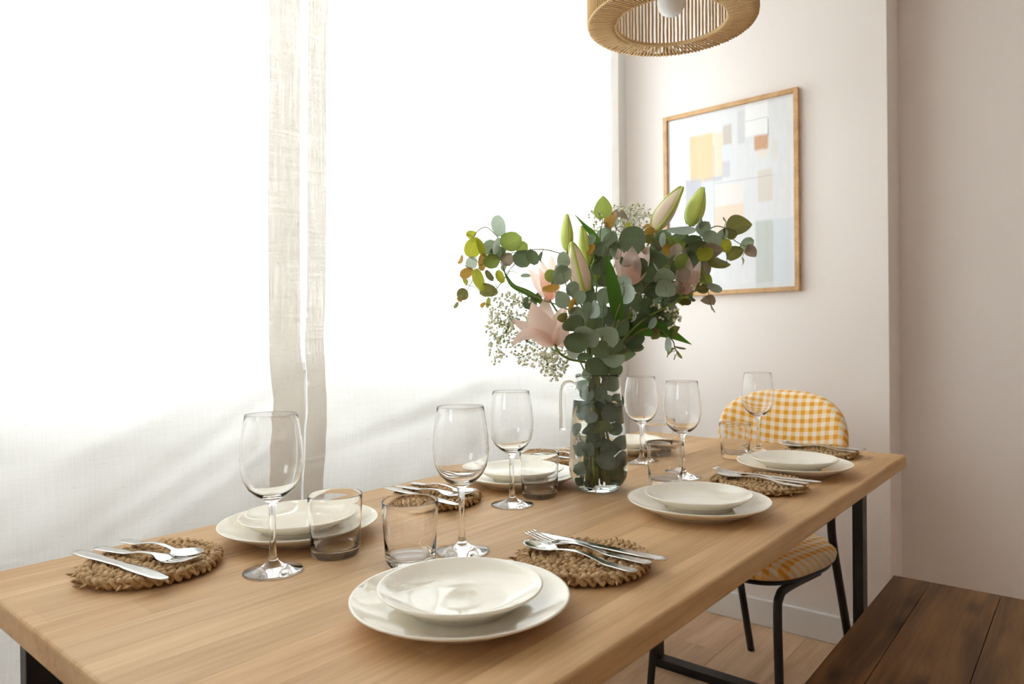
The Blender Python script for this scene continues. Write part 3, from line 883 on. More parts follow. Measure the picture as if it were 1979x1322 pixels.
cr_ = random.Random(21)
for i, (ph, pl, mt, turn, wg, tu) in enumerate(SET):
    o = link('dinner_plate', PL, M['ceramic'], None, (pl[0], pl[1], TZ)); o.rotation_euler.z = cr_.uniform(0, 6)
    tag(o, 'large cream dinner plate ' + ph, 'plate', 'cream dinner plates')
    o = link('side_plate', PS, M['ceramic'], None, (pl[0] + 0.001, pl[1] + 0.001, TZ + 0.0093)); o.rotation_euler.z = cr_.uniform(0, 6)
    tag(o, 'small cream plate stacked on the dinner plate ' + ph, 'plate', 'small cream plates')
    o = link('wine_glass', ME_WG, M['glass'], None, (wg[0], wg[1], TZ + 0.0002))
    tag(o, 'empty stemmed wine glass ' + ph, 'glass', 'wine glasses')
    o = link('tumbler', ME_TU, M['glass'], None, (tu[0], tu[1], TZ + 0.0002))
    tag(o, 'short clear water tumbler ' + ph, 'glass', 'water tumblers')
    o = link('woven_mat', ME_MAT, M['straw'], None, (mt[0], mt[1], TZ)); o.rotation_euler.z = cr_.uniform(0, 6)
    tag(o, 'round braided seagrass mat under cutlery ' + ph, 'mat', 'braided seagrass mats')
    zt = TZ + 0.0190
    cut = [('table_knife', ME_K, (0.038, -0.107), 0.0, 'steel table knife on the mat '), ('table_fork', ME_F, (0.010, -0.103), 0.03, 'steel fork on the mat '), ('table_spoon', ME_S, (-0.027, -0.098), -0.01, 'steel spoon on the mat ')]
    for nm, me, (lx, ly), a, lab in cut:
        jx, jy, ja = cr_.uniform(-0.003, 0.003), cr_.uniform(-0.006, 0.006), cr_.uniform(-0.05, 0.05)
        c, s = math.cos(turn), math.sin(turn)
        x, y = lx + jx, ly + jy
        o = link(nm, me, M['steel'], None, (mt[0] + c * x - s * y, mt[1] + s * x + c * y, zt))
        o.rotation_euler.z = turn + a + ja
        tag(o, lab + ph, nm.split('_')[1], 'steel cutlery')

# ------------------------------------------------------------------ glass jug with flowers
JX, JY = 1.225, 0.794
JD = 1.451
JUG = [(0, 0.0012), (0.036, 0.0), (0.0405, 0.0006), (0.0425, 0.003), (0.0440, 0.007), (0.0510, 0.014), (0.0580, 0.026), (0.0608, 0.040), (0.0612, 0.052), (0.0600, 0.075), (0.0575, 0.110), (0.0540, 0.150),
       (0.0500, 0.190), (0.0470, 0.215), (0.0462, 0.232), (0.0466, 0.2378), (0.0456, 0.2388), (0.0444, 0.2375), (0.0440, 0.231), (0.0448, 0.215), (0.0478, 0.190), (0.0517, 0.150), (0.0552, 0.110), (0.0577, 0.075), (0.0588, 0.052),
       (0.0582, 0.040), (0.0550, 0.0275), (0.048, 0.0175), (0.038, 0.0120), (0, 0.0105)]
jug = tag(empty('glass_jug', (JX, JY, TZ + 0.0002)), 'clear glass jug of water holding the flowers in the table centre', 'jug')
link('jug_body', lathe_mesh('jug_body', JUG, 72), M['jug_glass'], jug)
lf = -RIGHT.copy(); lf.z = 0; lf.normalize()
hp = [lf * r + Vector((0, 0, z)) for r, z in ((0.045, 0.214), (0.058, 0.221), (0.068, 0.217), (0.0725, 0.205), (0.0735, 0.180), (0.0735, 0.150), (0.0735, 0.124))]
tube('handle', smooth_curve(hp, 6), 0.0068, M['jug_glass'], jug, 14)
WPROF = [(0, 0.0100), (0.0385, 0.0115), (0.0485, 0.0170), (0.0556, 0.0270), (0.0588, 0.040), (0.0594, 0.052), (0.0583, 0.075), (0.0558, 0.110), (0.0523, 0.150), (0.0490, 0.1865), (0.0470, 0.1860), (0, 0.1858)]
link('water', lathe_mesh('water', WPROF, 64), M['water'], jug)

# leaf meshes: unit length along x, centred
def leaf_mesh(kind):
    V, Fc = [], []
    nx, ny = 10, 6
    for i in range(nx + 1):
        s = i / nx
        if kind == 0:                              # round
            w = 0.47 * math.sqrt(max(0.0, 1 - (2 * s - 1) ** 2)) * (1.0 + 0.12 * (0.5 - s))
            fold, curl = 0.16, 0.10
        elif kind == 1:                            # ovate, cupped
            w = 0.45 * (math.sin(PI * s ** 0.8)) ** 0.75
            fold, curl = 0.30, -0.12
        else:                                      # heart shaped, wavy
            w = 0.50 * math.sqrt(max(0.0, 1 - (2 * s - 1) ** 2)) * (1.12 - 0.3 * s)
            fold, curl = -0.12, 0.16
        w = max(w, 0.012)
        for j in range(ny + 1):
            q = -1 + 2 * j / ny
            z = fold * abs(q) * w + curl * (2 * s - 1) ** 2 + (0.03 * math.sin(7 * s + 3 * q) if kind == 2 else 0)
            V.append((s - 0.5, q * w, z - 0.06))
    for i in range(nx):
        for j in range(ny):
            a = i * (ny + 1) + j
            Fc.append((a, a + ny + 1, a + ny + 2, a + 1))
    return V, Fc
LEAF = {}
def leaf_data(kind, mk):
    if (kind, mk) not in LEAF:
        V, Fc = leaf_mesh(kind)
        me = mesh_of('leaf', V, Fc, True)
        me.materials.append(M[mk])
        LEAF[(kind, mk)] = me
    return LEAF[(kind, mk)]
fr = random.Random(77)
def add_leaf(thing, px, py, L, W, ang, d, mk, name='leaf'):
    """A leaf whose middle is at the given spot: L, W its seen length and width (photo px), ang its lie."""
    k = d / FPX
    a = math.radians(ang)
    ax = (RIGHT * math.cos(a) + UP * math.sin(a) + FWD * fr.uniform(-0.35, 0.35)).normalized()
    c = min(1.0, W / (0.92 * L))
    tilt = math.acos(c) * fr.choice((-1, 1)) + fr.uniform(-0.12, 0.12)
    nz = -FWD
    nz = (nz - ax * nz.dot(ax)).normalized()
    ny = nz.cross(ax)
    ny2 = ny * math.cos(tilt) + nz * math.sin(tilt)
    nz2 = ax.cross(ny2)
    L_ = L * k * 1.13
    wy = L_ * max(1.0, W / (0.92 * L))
    p = at(px, py, d)
    mw = Matrix((ax * L_, ny2 * wy, nz2 * L_)).transposed().to_4x4()
    mw.translation = p
    o = link(name, leaf_data(fr.choice((0, 0, 1, 2)), mk), None, thing)
    o.matrix_world = Matrix.Translation(-thing.location) @ mw if False else mw
    o.matrix_parent_inverse = Matrix.Translation(-thing.location)
    return p - ax * L_ * 0.5, p

def stem_mesh(thing, lines, mat, name='stem'):
    """lines: list of (points, r0, r1); all the stalk wood of one branch."""
    V, Fc = [], []
    for pts, r0, r1 in lines:
        P = smooth_curve(pts, 4) if len(pts) > 2 else [Vector(p) for p in pts]
        n = len(P)
        tube_into(V, Fc, [p - thing.location for p in P], [r0 + (r1 - r0) * i / (n - 1) for i in range(n)], 6)
    return link(name, mesh_of(name, V, Fc, True), mat, thing)

JC = Vector((JX, JY, TZ))
def in_jug(a_top, r_top, a_bot, r_bot, zb=0.018):
    """lower run of a stem: from above the mouth down into the jug"""
    top = JC + Vector((r_top * math.cos(a_top), r_top * math.sin(a_top), 0.235))
    bot = JC + Vector((r_bot * math.cos(a_bot), r_bot * math.sin(a_bot), zb))
    return [bot, bot.lerp(top, 0.5), top]

def branch(label, lines_px, leaves, root, dz=0.0, mat='twig', cat='branch', r0=0.0022, group='eucalyptus branches'):
    """lines_px: polylines [(px, py, d)...], the first one grows out of the jug; leaves: (px, py, L, W, ang, d, material)."""
    low = in_jug(*root)
    th = tag(empty('eucalyptus_branch', low[0]), label, cat, group)
    lines = []
    allp = []
    for i, ln in enumerate(lines_px):
        P = [at(*q) for q in ln]
        if i == 0:
            P = low + P
        lines.append((P, r0 if i == 0 else r0 * 0.6, r0 * 0.45 if i == 0 else r0 * 0.3))
        allp += smooth_curve(P, 4) if len(P) > 2 else P
    for lv in leaves:
        b, c = add_leaf(th, *lv)
        near = min(allp, key=lambda q: (q - b).length)
        if 0.004 < (near - b).length < 0.075:
            mid = near.lerp(b, 0.5) + Vector((0, 0, 0.003))
            lines.append(([near, mid, b], r0 * 0.38, r0 * 0.28))
    stem_mesh(th, lines, M[mat])
    return th

D = JD
# left branch, drooping towards the window light
branch('eucalyptus branch arching out left of the lilies with yellow-green drooping tips',
    [[(1130, 640, D - .01), (1100, 600, D), (1045, 578, D + .01), (1010, 560, D + .02), (982, 543, D + .03), (972, 515, D + .03), (958, 492, D + .02), (962, 458, D + .02)],
     [(1100, 495, D + .01), (1050, 482, D), (1000, 487, D), (965, 497, D + .01), (930, 512, D + .02), (912, 545, D + .02), (894, 575, D + .02)],
     [(962, 458, D + .02), (940, 439, D + .02), (920, 450, D + .02), (912, 470, D + .02)],
     [(985, 524, D + .03), (955, 566, D + .03), (945, 588, D + .03)],
     [(1000, 505, D), (975, 532, D + .02)]],
    [(963, 437, 39, 23, 88, D + .01, 'p'), (988, 467, 40, 36, 25, D, 'g'), (947, 478, 28, 25, 50, D + .02, 's'), (959, 475, 31, 9, 66, D - .01, 'p'),
     (911, 453, 19, 13, 10, D + .02, 'y'), (914, 478, 38, 27, 72, D + .02, 'y'), (930, 477, 32, 15, 108, D + .01, 'y'), (932, 505, 34, 14, 75, D + .02, 'o'), (950, 506, 29, 26, -50, D + .01, 'g'),
     (911, 508, 24, 20, 80, D + .03, 'p'), (902, 528, 26, 20, 20, D + .02, 'o'), (924, 541, 41, 21, 100, D + .01, 'y'), (945, 533, 23, 11, 128, D + .02, 'b'), (966, 535, 25, 13, 102, D + .02, 'y'),
     (894, 568, 22, 20, 60, D + .02, 'b'), (945, 563, 33, 19, 8, D + .03, 'b'), (944, 585, 19, 10, 88, D + .03, 'y'), (934, 589, 12, 7, 60, D + .03, 'o'), (882, 590, 13, 7, 58, D + .02, 'g'), (888, 579, 11, 6, 150, D + .02, 'o'),
     (1009, 478, 23, 21, 30, D + .01, 'g'), (980, 501, 25, 23, -70, D + .02, 'r'), (1009, 501, 34, 30, -60, D, 'd'), (1029, 498, 29, 24, -80, D - .01, 'd'), (1046, 497, 20, 8, 82, D + .01, 'd'),
     (1016, 532, 19, 6, 0, D + .03, 's'), (963, 489, 31, 24, 20, D + .02, 'd'), (890, 501, 17, 10, 60, D + .02, 'o'), (1024, 585, 25, 25, 90, D + .03, 'd'), (1041, 573, 15, 12, 70, D + .03, 'd'), (899, 545, 15, 9, 120, D + .03, 'y'), (975, 516, 16, 9, 70, D + .03, 's')],
    (2.6, 0.012, 4.2, 0.03))
# upright middle branch
branch('eucalyptus branch standing up at the top centre of the bouquet',
    [[(1165, 640, D), (1168, 560, D + .01), (1160, 500, D + .02), (1160, 455, D + .02), (1165, 425, D + .02)],
     [(1165, 500, D + .02), (1185, 470, D + .01), (1205, 465, D), (1222, 463, D - .01)],
     [(1160, 520, D + .02), (1190, 450, D + .04), (1184, 425, D + .04)],
     [(1210, 470, D + .01), (1240, 445, D + .03), (1254, 437, D + .03)]],
    [(1165, 402, 41, 35, 78, D + .02, 'g'), (1181, 423, 33, 17, 75, D + .03, 'o'), (1198, 414, 31, 18, -20, D + .04, 'r'), (1170, 456, 32, 28, 60, D + .03, 's'), (1181, 463, 34, 29, 50, D + .01, 's'), (1191, 476, 25, 17, 20, D, 'd'),
     (1222, 463, 47, 45, 178, D - .02, 'd'), (1141, 463, 21, 17, 30, D + .01, 's'), (1142, 482, 22, 11, 65, D, 'o'), (1158, 481, 27, 21, 80, D + .01, 's'), (1160, 515, 32, 27, 100, D + .01, 'd'), (1186, 491, 26, 15, -45, D - .01, 's'),
     (1242, 480, 24, 13, -72, D - .01, 'b'), (1252, 437, 21, 10, 10, D + .03, 'o'), (1213, 436, 12, 9, 40, D + .03, 'y'), (1252, 463, 24, 14, 160, D, 'b'), (1208, 506, 22, 16, -40, D - .02, 'd'), (1237, 512, 27, 23, 20, D - .02, 'd'),
     (1175, 438, 18, 14, 120, D + .04, 'r'), (1190, 430, 16, 10, 90, D + .05, 'p'), (1168, 540, 28, 22, 60, D + .02, 'd'), (1152, 500, 20, 12, 100, D + .02, 's')],
    (1.2, 0.010, 5.0, 0.022))
# right branch
branch('eucalyptus branch reaching right in front of the picture',
    [[(1200, 640, D), (1235, 575, D + .01), (1275, 520, D + .02), (1320, 480, D + .03), (1357, 455, D + .04), (1380, 438, D + .05), (1400, 440, D + .05), (1430, 450, D + .06)],
     [(1350, 478, D + .03), (1352, 510, D + .03), (1362, 540, D + .03), (1368, 560, D + .03), (1371, 580, D + .03), (1376, 600, D + .03)],
     [(1320, 480, D + .03), (1345, 470, D + .02), (1375, 490, D + .03), (1405, 510, D + .04)],
     [(1275, 520, D + .02), (1300, 500, D), (1302, 470, D)],
     [(1285, 545, D - .02), (1293, 520, D - .01), (1303, 495, D)],
     [(1400, 440, D + .05), (1420, 465, D + .06), (1445, 478, D + .06)]],
    [(1317, 447, 52, 23, 9, D + .01, 'p'), (1354, 427, 24, 14, 80, D + .03, 'p'), (1361, 443, 29, 25, 60, D + .03, 's'), (1376, 462, 36, 30, -40, D + .03, 's'), (1428, 435, 46, 35, 14, D + .06, 'b'), (1411, 449, 27, 21, 160, D + .05, 'b'),
     (1397, 452, 25, 14, 80, D + .05, 's'), (1401, 475, 24, 21, -60, D + .04, 'y'), (1378, 484, 37, 24, -12, D + .02, 'r'), (1420, 490, 31, 25, 30, D + .05, 'b'), (1443, 472, 28, 22, 30, D + .06, 's'), (1452, 486, 25, 15, -60, D + .06, 'r'),
     (1362, 490, 31, 26, 60, D + .02, 'y'), (1388, 505, 42, 27, -30, D + .03, 'b'), (1335, 466, 42, 15, 0, D + .02, 'd'), (1346, 481, 42, 24, 10, D + .03, 'd'), (1305, 468, 37, 27, 170, D, 'g'), (1280, 464, 27, 14, 82, D - .01, 'p'),
     (1290, 484, 25, 15, 70, D - .01, 'o'), (1307, 481, 25, 21, 80, D - .02, 'r'), (1318, 506, 31, 27, 70, D + .01, 'g'), (1272, 505, 31, 30, 100, D + .01, 'd'), (1288, 518, 15, 12, 60, D, 'g'), (1305, 520, 31, 27, 80, D + .02, 'd'),
     (1284, 536, 38, 22, 0, D - .03, 's'), (1287, 557, 36, 34, 95, D - .03, 's'), (1270, 520, 27, 8, 125, D - .03, 'p'), (1322, 532, 28, 18, 70, D - .01, 'r'), (1315, 556, 26, 20, 80, D, 'r'), (1366, 516, 26, 20, 70, D + .03, 'r'),
     (1356, 558, 25, 20, 10, D + .03, 'b'), (1380, 557, 29, 18, -5, D + .03, 's'), (1369, 581, 26, 13, -25, D + .03, 'r'), (1377, 597, 17, 7, -58, D + .03, 'r'), (1336, 575, 19, 9, -40, D + .02, 'd'), (1328, 566, 18, 10, 30, D + .02, 'b'), (1255, 446, 19, 10, 5, D + .02, 'o'),
     (1436, 505, 16, 8, -80, D + .06, 'r'), (1345, 535, 22, 12, 80, D + .02, 'r'), (1255, 530, 34, 26, 20, D - .01, 'd'), (1262, 490, 26, 18, 60, D + .03, 'd'), (1335, 500, 28, 20, 100, D + .03, 'd'), (1400, 425, 12, 7, 110, D + .05, 'r')],
    (0.2, 0.014, 3.0, 0.03))
# front low branches
branch('silvery eucalyptus branch drooping at the front, right beside the open lily',
    [[(1140, 690, D - .04), (1135, 660, D - .06), (1128, 630, D - .07), (1115, 590, D - .07), (1098, 560, D - .06), (1088, 530, D - .05), (1090, 505, D - .04)],
     [(1130, 700, D - .04), (1132, 640, D - .08), (1140, 600, D - .08)],
     [(1115, 590, D - .07), (1080, 570, D - .05), (1065, 556, D - .04)]],
    [(1090, 500, 31, 27, 60, D - .05, 's'), (1085, 517, 24, 14, 20, D - .05, 'p'), (1064, 533, 23, 21, 120, D - .04, 'g'), (1086, 531, 36, 31, 30, D - .05, 's'), (1065, 558, 31, 13, 16, D - .06, 'o'), (1106, 558, 28, 23, 40, D - .06, 's'),
     (1086, 578, 34, 28, 130, D - .07, 's'), (1104, 589, 28, 13, 62, D - .08, 'o'), (1088, 613, 21, 17, 30, D - .09, 'b'), (1112, 602, 26, 18, 20, D - .08, 's'), (1107, 628, 40, 29, 175, D - .09, 'd'), (1127, 641, 35, 20, 10, D - .10, 's'),
     (1113, 662, 43, 33, 175, D - .09, 'd'), (1142, 655, 32, 30, -60, D - .09, 's'), (1135, 598, 27, 22, 80, D - .08, 's'), (1148, 598, 33, 13, 80, D - .09, 'p'), (1110, 683, 29, 18, 170, D - .06, 'p'), (1131, 690, 28, 15, 10, D - .07, 'd'), (1120, 575, 26, 20, 60, D - .06, 's'),
     (1128, 612, 24, 18, 100, D - .09, 's'), (1140, 575, 26, 22, 60, D - .05, 'd'), (1075, 545, 22, 16, 60, D - .03, 's')],
    (3.4, 0.020, 0.4, 0.024))
branch('dark eucalyptus branch filling the lower middle of the bouquet',
    [[(1170, 690, D - .03), (1180, 650, D - .05), (1190, 610, D - .06), (1205, 570, D - .06), (1205, 545, D - .05)],
     [(1180, 690, D - .02), (1210, 680, D), (1232, 672, D + .01)],
     [(1185, 640, D - .05), (1205, 620, D - .05), (1226, 610, D - .05)],
     [(1160, 700, D - .04), (1165, 640, D - .07), (1166, 575, D - .05)]],
    [(1166, 572, 32, 28, 80, D - .05, 's'), (1206, 545, 28, 23, 30, D - .05, 'p'), (1211, 568, 37, 26, 68, D - .06, 'p'), (1173, 650, 46, 21, -52, D - .08, 's'), (1161, 675, 33, 30, 60, D - .06, 'd'), (1150, 706, 37, 34, 40, D - .055, 'd'),
     (1225, 611, 24, 11, 82, D - .05, 'p'), (1226, 671, 33, 14, -8, D, 'd'), (1208, 684, 38, 24, -15, D, 'd'), (1183, 693, 46, 16, 5, D - .05, 's'), (1222, 655, 44, 27, 20, D + .01, 'd'), (1195, 628, 40, 34, 60, D - .02, 'd'),
     (1200, 600, 36, 30, 30, D - .01, 'd'), (1176, 610, 34, 28, 100, D - .02, 'd'), (1185, 670, 36, 28, 20, D - .03, 'd'), (1150, 625, 32, 26, 100, D - .04, 'd'), (1230, 585, 34, 26, 60, D + .0, 'd'), (1240, 620, 34, 26, 20, D + .01, 'd'), (1160, 600, 28, 24, 60, D - .03, 's'),
     (1250, 590, 36, 26, 40, D + .02, 'd'), (1215, 635, 36, 30, 60, D + .02, 'd'), (1262, 560, 34, 28, 60, D + .02, 'd'), (1240, 550, 36, 30, 30, D + .02, 'd'), (1190, 555, 34, 28, 100, D + .02, 'd'), (1135, 565, 30, 26, 60, D + .02, 'd')],
    (4.6, 0.016, 1.5, 0.03))
branch('thin eucalyptus twig with tiny leaves hanging low on the right',
    [[(1200, 675, D), (1235, 640, D + .01), (1268, 635, D + .01), (1288, 648, D + .01), (1301, 660, D + .01), (1304, 672, D + .01), (1310, 682, D + .01)],
     [(1200, 640, D + .02), (1245, 610, D + .02), (1278, 602, D + .02)]],
    [(1266, 645, 22, 13, 72, D, 'b'), (1300, 641, 28, 15, 50, D + .01, 'b'), (1292, 666, 27, 7, 88, D, 'p'), (1295, 681, 21, 10, 48, D + .01, 'g'), (1314, 673, 22, 4, -10, D + .01, 'b'), (1312, 686, 17, 9, -52, D + .01, 'g'), (1278, 602, 32, 14, 15, D + .02, 'd'),
     (1262, 625, 22, 9, 70, D, 'p'), (1282, 637, 24, 16, 20, D + .02, 'd'), (1304, 690, 10, 4, 80, D + .01, 'r'), (1258, 605, 28, 18, 40, D + .02, 'd'), (1318, 560, 18, 10, 30, D + .03, 'b'), (1300, 575, 26, 14, 20, D + .03, 'd'), (1325, 583, 20, 9, -15, D + .03, 'b')],
    (5.8, 0.018, 2.2, 0.03))

# thick foliage through the middle of the bouquet
def fill_leaves(n, seed, cx, cyy, rx, ry, d0, d1_, mats):
    g = random.Random(seed); out = []
    while len(out) < n:
        u, v = g.uniform(-1, 1), g.uniform(-1, 1)
        if u * u + v * v < 1 and not (cx + u * rx < 1100 and cyy + v * ry > 590):
            out.append((cx + u * rx, cyy + v * ry, g.uniform(26, 40), g.uniform(18, 36), g.uniform(0, 360), g.uniform(d0, d1_), g.choice(mats)))
    return out
branch('bushy eucalyptus branch at the heart of the bouquet',
    [[(1165, 660, D), (1170, 600, D + .03), (1180, 540, D + .04), (1195, 490, D + .05)], [(1180, 640, D + .02), (1220, 590, D + .04), (1250, 530, D + .05), (1290, 500, D + .06)],
     [(1165, 640, D + .02), (1140, 580, D + .04), (1120, 540, D + .05)]],
    fill_leaves(46, 5, 1195, 575, 105, 95, D + .02, D + .10, 'dddssgb'), (4.0, 0.008, 1.0, 0.012))
branch('bushy eucalyptus branch at the back right of the bouquet',
    [[(1190, 650, D + .02), (1230, 580, D + .06), (1270, 520, D + .08), (1320, 490, D + .09)], [(1235, 575, D + .06), (1290, 550, D + .07), (1330, 530, D + .08)]],
    fill_leaves(30, 8, 1290, 515, 80, 60, D + .05, D + .12, 'ddssgbr'), (5.0, 0.022, 2.2, 0.014))

# leaves and stems crowded inside the water
def inner_branch(k):
    a0 = 2 * PI * k / 7
    low = in_jug(a0 + 0.8, 0.018, a0 + 2.6, 0.030)
    th = tag(empty('eucalyptus_branch', low[0]), ['leafy eucalyptus stem sunk in the jug water, nearest the handle', 'leafy eucalyptus stem sunk in the jug water, in the middle', 'leafy eucalyptus stem sunk in the jug water, right of middle', 'leafy eucalyptus stem sunk low in the jug water at the right'][k], 'branch', 'eucalyptus branches')
    return th, low
INJ = [[(1130, 790, 32, 26, 30, -.030, 's'), (1122, 800, 24, 22, 60, -.025, 'p'), (1143, 807, 24, 20, 15, -.032, 'p'), (1128, 865, 24, 22, 40, -.020, 's'), (1120, 905, 26, 24, 70, -.020, 's'), (1135, 760, 30, 26, 80, -.022, 's')],
       [(1140, 868, 26, 20, 80, -.030, 's'), (1150, 745, 34, 28, 70, -.020, 'd'), (1160, 780, 34, 28, 100, -.02, 'd'), (1142, 830, 26, 20, 60, -.010, 'd'), (1150, 900, 32, 28, 60, -.015, 'd')],
       [(1172, 775, 30, 26, 30, -.025, 's'), (1176, 800, 32, 26, 70, -.028, 'd'), (1182, 740, 32, 28, 60, -.012, 'd'), (1165, 828, 36, 24, 10, -.035, 'g'), (1185, 828, 28, 24, 40, -.020, 'd')],
       [(1178, 868, 36, 26, 10, -.035, 'd'), (1190, 890, 32, 26, 60, -.020, 'd'), (1170, 890, 30, 30, 60, -.030, 's'), (1185, 912, 30, 26, 80, -.020, 'd'), (1168, 912, 26, 22, 30, -.01, 'd')]]
INJ[0] += [(1112, 830, 26, 22, 60, -.01, 's'), (1116, 870, 24, 20, 120, -.015, 's'), (1124, 930, 22, 18, 20, -.012, 's'), (1126, 745, 26, 20, 60, -.02, 's'), (1136, 720, 26, 22, 80, -.03, 's')]
INJ[1] += [(1152, 850, 30, 26, 30, -.02, 'd'), (1145, 930, 26, 20, 70, -.02, 'd'), (1158, 715, 32, 28, 60, -.03, 'd')]
INJ[2] += [(1195, 775, 28, 26, 80, -.005, 'd'), (1192, 805, 28, 26, 60, -.01, 'd'), (1190, 715, 28, 24, 60, -.02, 'd'), (1160, 760, 28, 24, 60, -.03, 'd')]
INJ[3] += [(1196, 855, 30, 26, 70, -.01, 'd'), (1202, 885, 28, 24, 60, .0, 'd'), (1195, 920, 28, 24, 50, -.01, 'd'), (1165, 860, 30, 26, 120, -.02, 'd')]
for k in range(4):
    th, low = inner_branch(k)
    ln = [(low, 0.0026, 0.0018)]
    P = smooth_curve(low, 6)
    for (px, py, L, W, a, dd, mk) in INJ[k]:
        # leaves stay within the jug's inner wall
        p = at(px, py, JD + dd); off = Vector((p.x - JX, p.y - JY, 0))
        lim = 0.040
        q = p.copy()
        if off.length > lim:
            off *= lim / off.length
        tgt = Vector((JX, JY, p.z)) + off
        rel = tgt - CAM; d2 = rel.dot(FWD)
        px2 = 989.5 + FPX * rel.dot(RIGHT) / d2; py2 = 661 - FPX * rel.dot(UP) / d2
        b, c = add_leaf(th, px2, py2, L * 0.95, W * 0.95, a, d2, mk)
        near = min(P, key=lambda z_: (z_ - b).length)
        if (near - b).length > 0.003:
            ln.append(([near, b], 0.0009, 0.0007))
    stem_mesh(th, ln, M['stem'])

# ------------------------------------------------------------------ lilies
def petal_mesh(base, ctrl, tip, width, facing, origin, cup=0.22, curl=0.0):
    """one tepal swept along a bent midrib, broadest past the middle, tip drawn to a point"""
    V, Fc = [], []
    nx, ny = 14, 6
    for i in range(nx + 1):
        s = i / nx
        p = base * (1 - s) ** 2 + ctrl * 2 * s * (1 - s) + tip * s * s
        t = ((ctrl - base) * (1 - s) + (tip - ctrl) * s).normalized()
        side = t.cross(facing).normalized()
        nn = side.cross(t).normalized()
        w = width * 0.5 * max(0.03, (math.sin(PI * min(1, (0.05 + 0.95 * s)) ** 0.85)) ** 0.8)
        for j in range(ny + 1):
            q = -1 + 2 * j / ny
            z = cup * w * (q * q - 0.4) - 0.06 * w * math.exp(-(q * 5) ** 2) + 0.05 * w * math.sin(9 * s + 2 * q)
            V.append(p + side * (q * w) + nn * z - origin)
    for i in range(nx):
        for j in range(ny):
            a = i * (ny + 1) + j
            Fc.append((a, a + ny + 1, a + ny + 2, a + 1))
    return mesh_of('petal', V, Fc, True)
def lily(label, base, petals, stem_px, root, stamens=None):
    low = in_jug(*root)
    th = tag(empty('lily', low[0]), label, 'flower', 'pink lilies')
    stem_mesh(th, [(low + [at(*q) for q in stem_px] + [at(*base)], 0.0030, 0.0024)], M['stem'])
    b = at(*base)
    for (cpx, tpx, wpx, fdir) in petals:
        f = (-FWD + RIGHT * fdir[0] + UP * fdir[1]).normalized()
        me = petal_mesh(b, at(*cpx), at(*tpx), wpx * base[2] / FPX, f, low[0])
        o = link('petal', me, M['petal'], th)
    for (cpx, tpx) in (stamens or []):
        P = smooth_curve([b, at(*cpx), at(*tpx)], 5)
        tube('stamen', [p - low[0] for p in P], 0.0009, M['bud_rib'], th, 6)
        tp = P[-1] - low[0]
        tube('anther', [tp + RIGHT * -0.004, tp, tp + RIGHT * 0.004], [0.0008, 0.0018, 0.0008], M['o'], th, 6)
    return th
d1 = D - .05
lily('open pale pink lily on the left front of the bouquet', (1073, 666, d1),
     [((1046, 630, d1 + .05), (1056, 572, d1 + .06), 46, (0.2, 0.2)), ((1078, 630, d1 + .05), (1092, 590, d1 + .07), 40, (0.3, 0.1)), ((1030, 640, d1 + .0), (988, 617, d1 + .05), 30, (-.1, 0.6)),
      ((1045, 640, d1 - .02), (1028, 584, d1 - .02), 52, (-0.2, 0.1)), ((1018, 622, d1 - .04), (988, 672, d1 - .03), 26, (-.2, 0.5)), ((1087, 640, d1 - .02), (1092, 598, d1 - .03), 34, (0.5, 0.0)), ((1090, 660, d1 + .04), (1100, 640, d1 + .06), 24, (0.4, 0.2))],
     [(1140, 705, D - .02), (1120, 698, D - .03), (1100, 694, D - .04), (1081, 682, d1)], (2.9, 0.022, 5.6, 0.022), [((1050, 640, d1), (1030, 600, d1 + .01))])
d2 = D + .02
lily('half open pink lily behind the left eucalyptus leaves', (1062, 580, d2),
     [((1045, 550, d2), (1022, 520, d2 - .02), 24, (-.2, .3)), ((1055, 545, d2 - .02), (1047, 503, d2 - .02), 24, (0, .2)), ((1068, 545, d2), (1066, 492, d2), 30, (.2, .1)), ((1060, 560, d2 - .02), (1040, 515, d2 - .03), 20, (0, .1)), ((1075, 550, d2 + .01), (1082, 508, d2 + .02), 24, (.3, 0))],
     [(1130, 660, D), (1090, 620, D + .01)], (2.2, 0.015, 4.6, 0.02))
d3 = D - .01
lily('pink lily half hidden under a round dark leaf at the centre', (1217, 548, d3),
     [((1205, 515, d3 - .01), (1194, 480, d3), 34, (-.2, .1)), ((1220, 515, d3 - .02), (1222, 476, d3 - .02), 40, (0, .1)), ((1235, 520, d3 - .01), (1254, 474, d3), 36, (.3, .1)), ((1215, 520, d3 + .02), (1210, 485, d3 + .03), 34, (0, 0)), ((1228, 530, d3 + .01), (1248, 500, d3 + .03), 28, (.2, .1))],
     [(1185, 660, D), (1205, 600, D)], (0.9, 0.02, 3.6, 0.02))
d4 = D + .01
lily('small pink lily among the leaves on the right of the bouquet', (1322, 568, d4),
     [((1332, 540, d4), (1332, 498, d4), 24, (0, .1)), ((1340, 545, d4), (1354, 503, d4 + .01), 24, (.3, .1)), ((1318, 545, d4 - .01), (1308, 520, d4), 22, (-.3, .1)), ((1330, 550, d4 - .01), (1345, 522, d4 - .01), 22, (.1, .2))],
     [(1195, 670, D), (1240, 620, D + .01), (1295, 590, D + .01)], (0.0, 0.024, 3.2, 0.024))

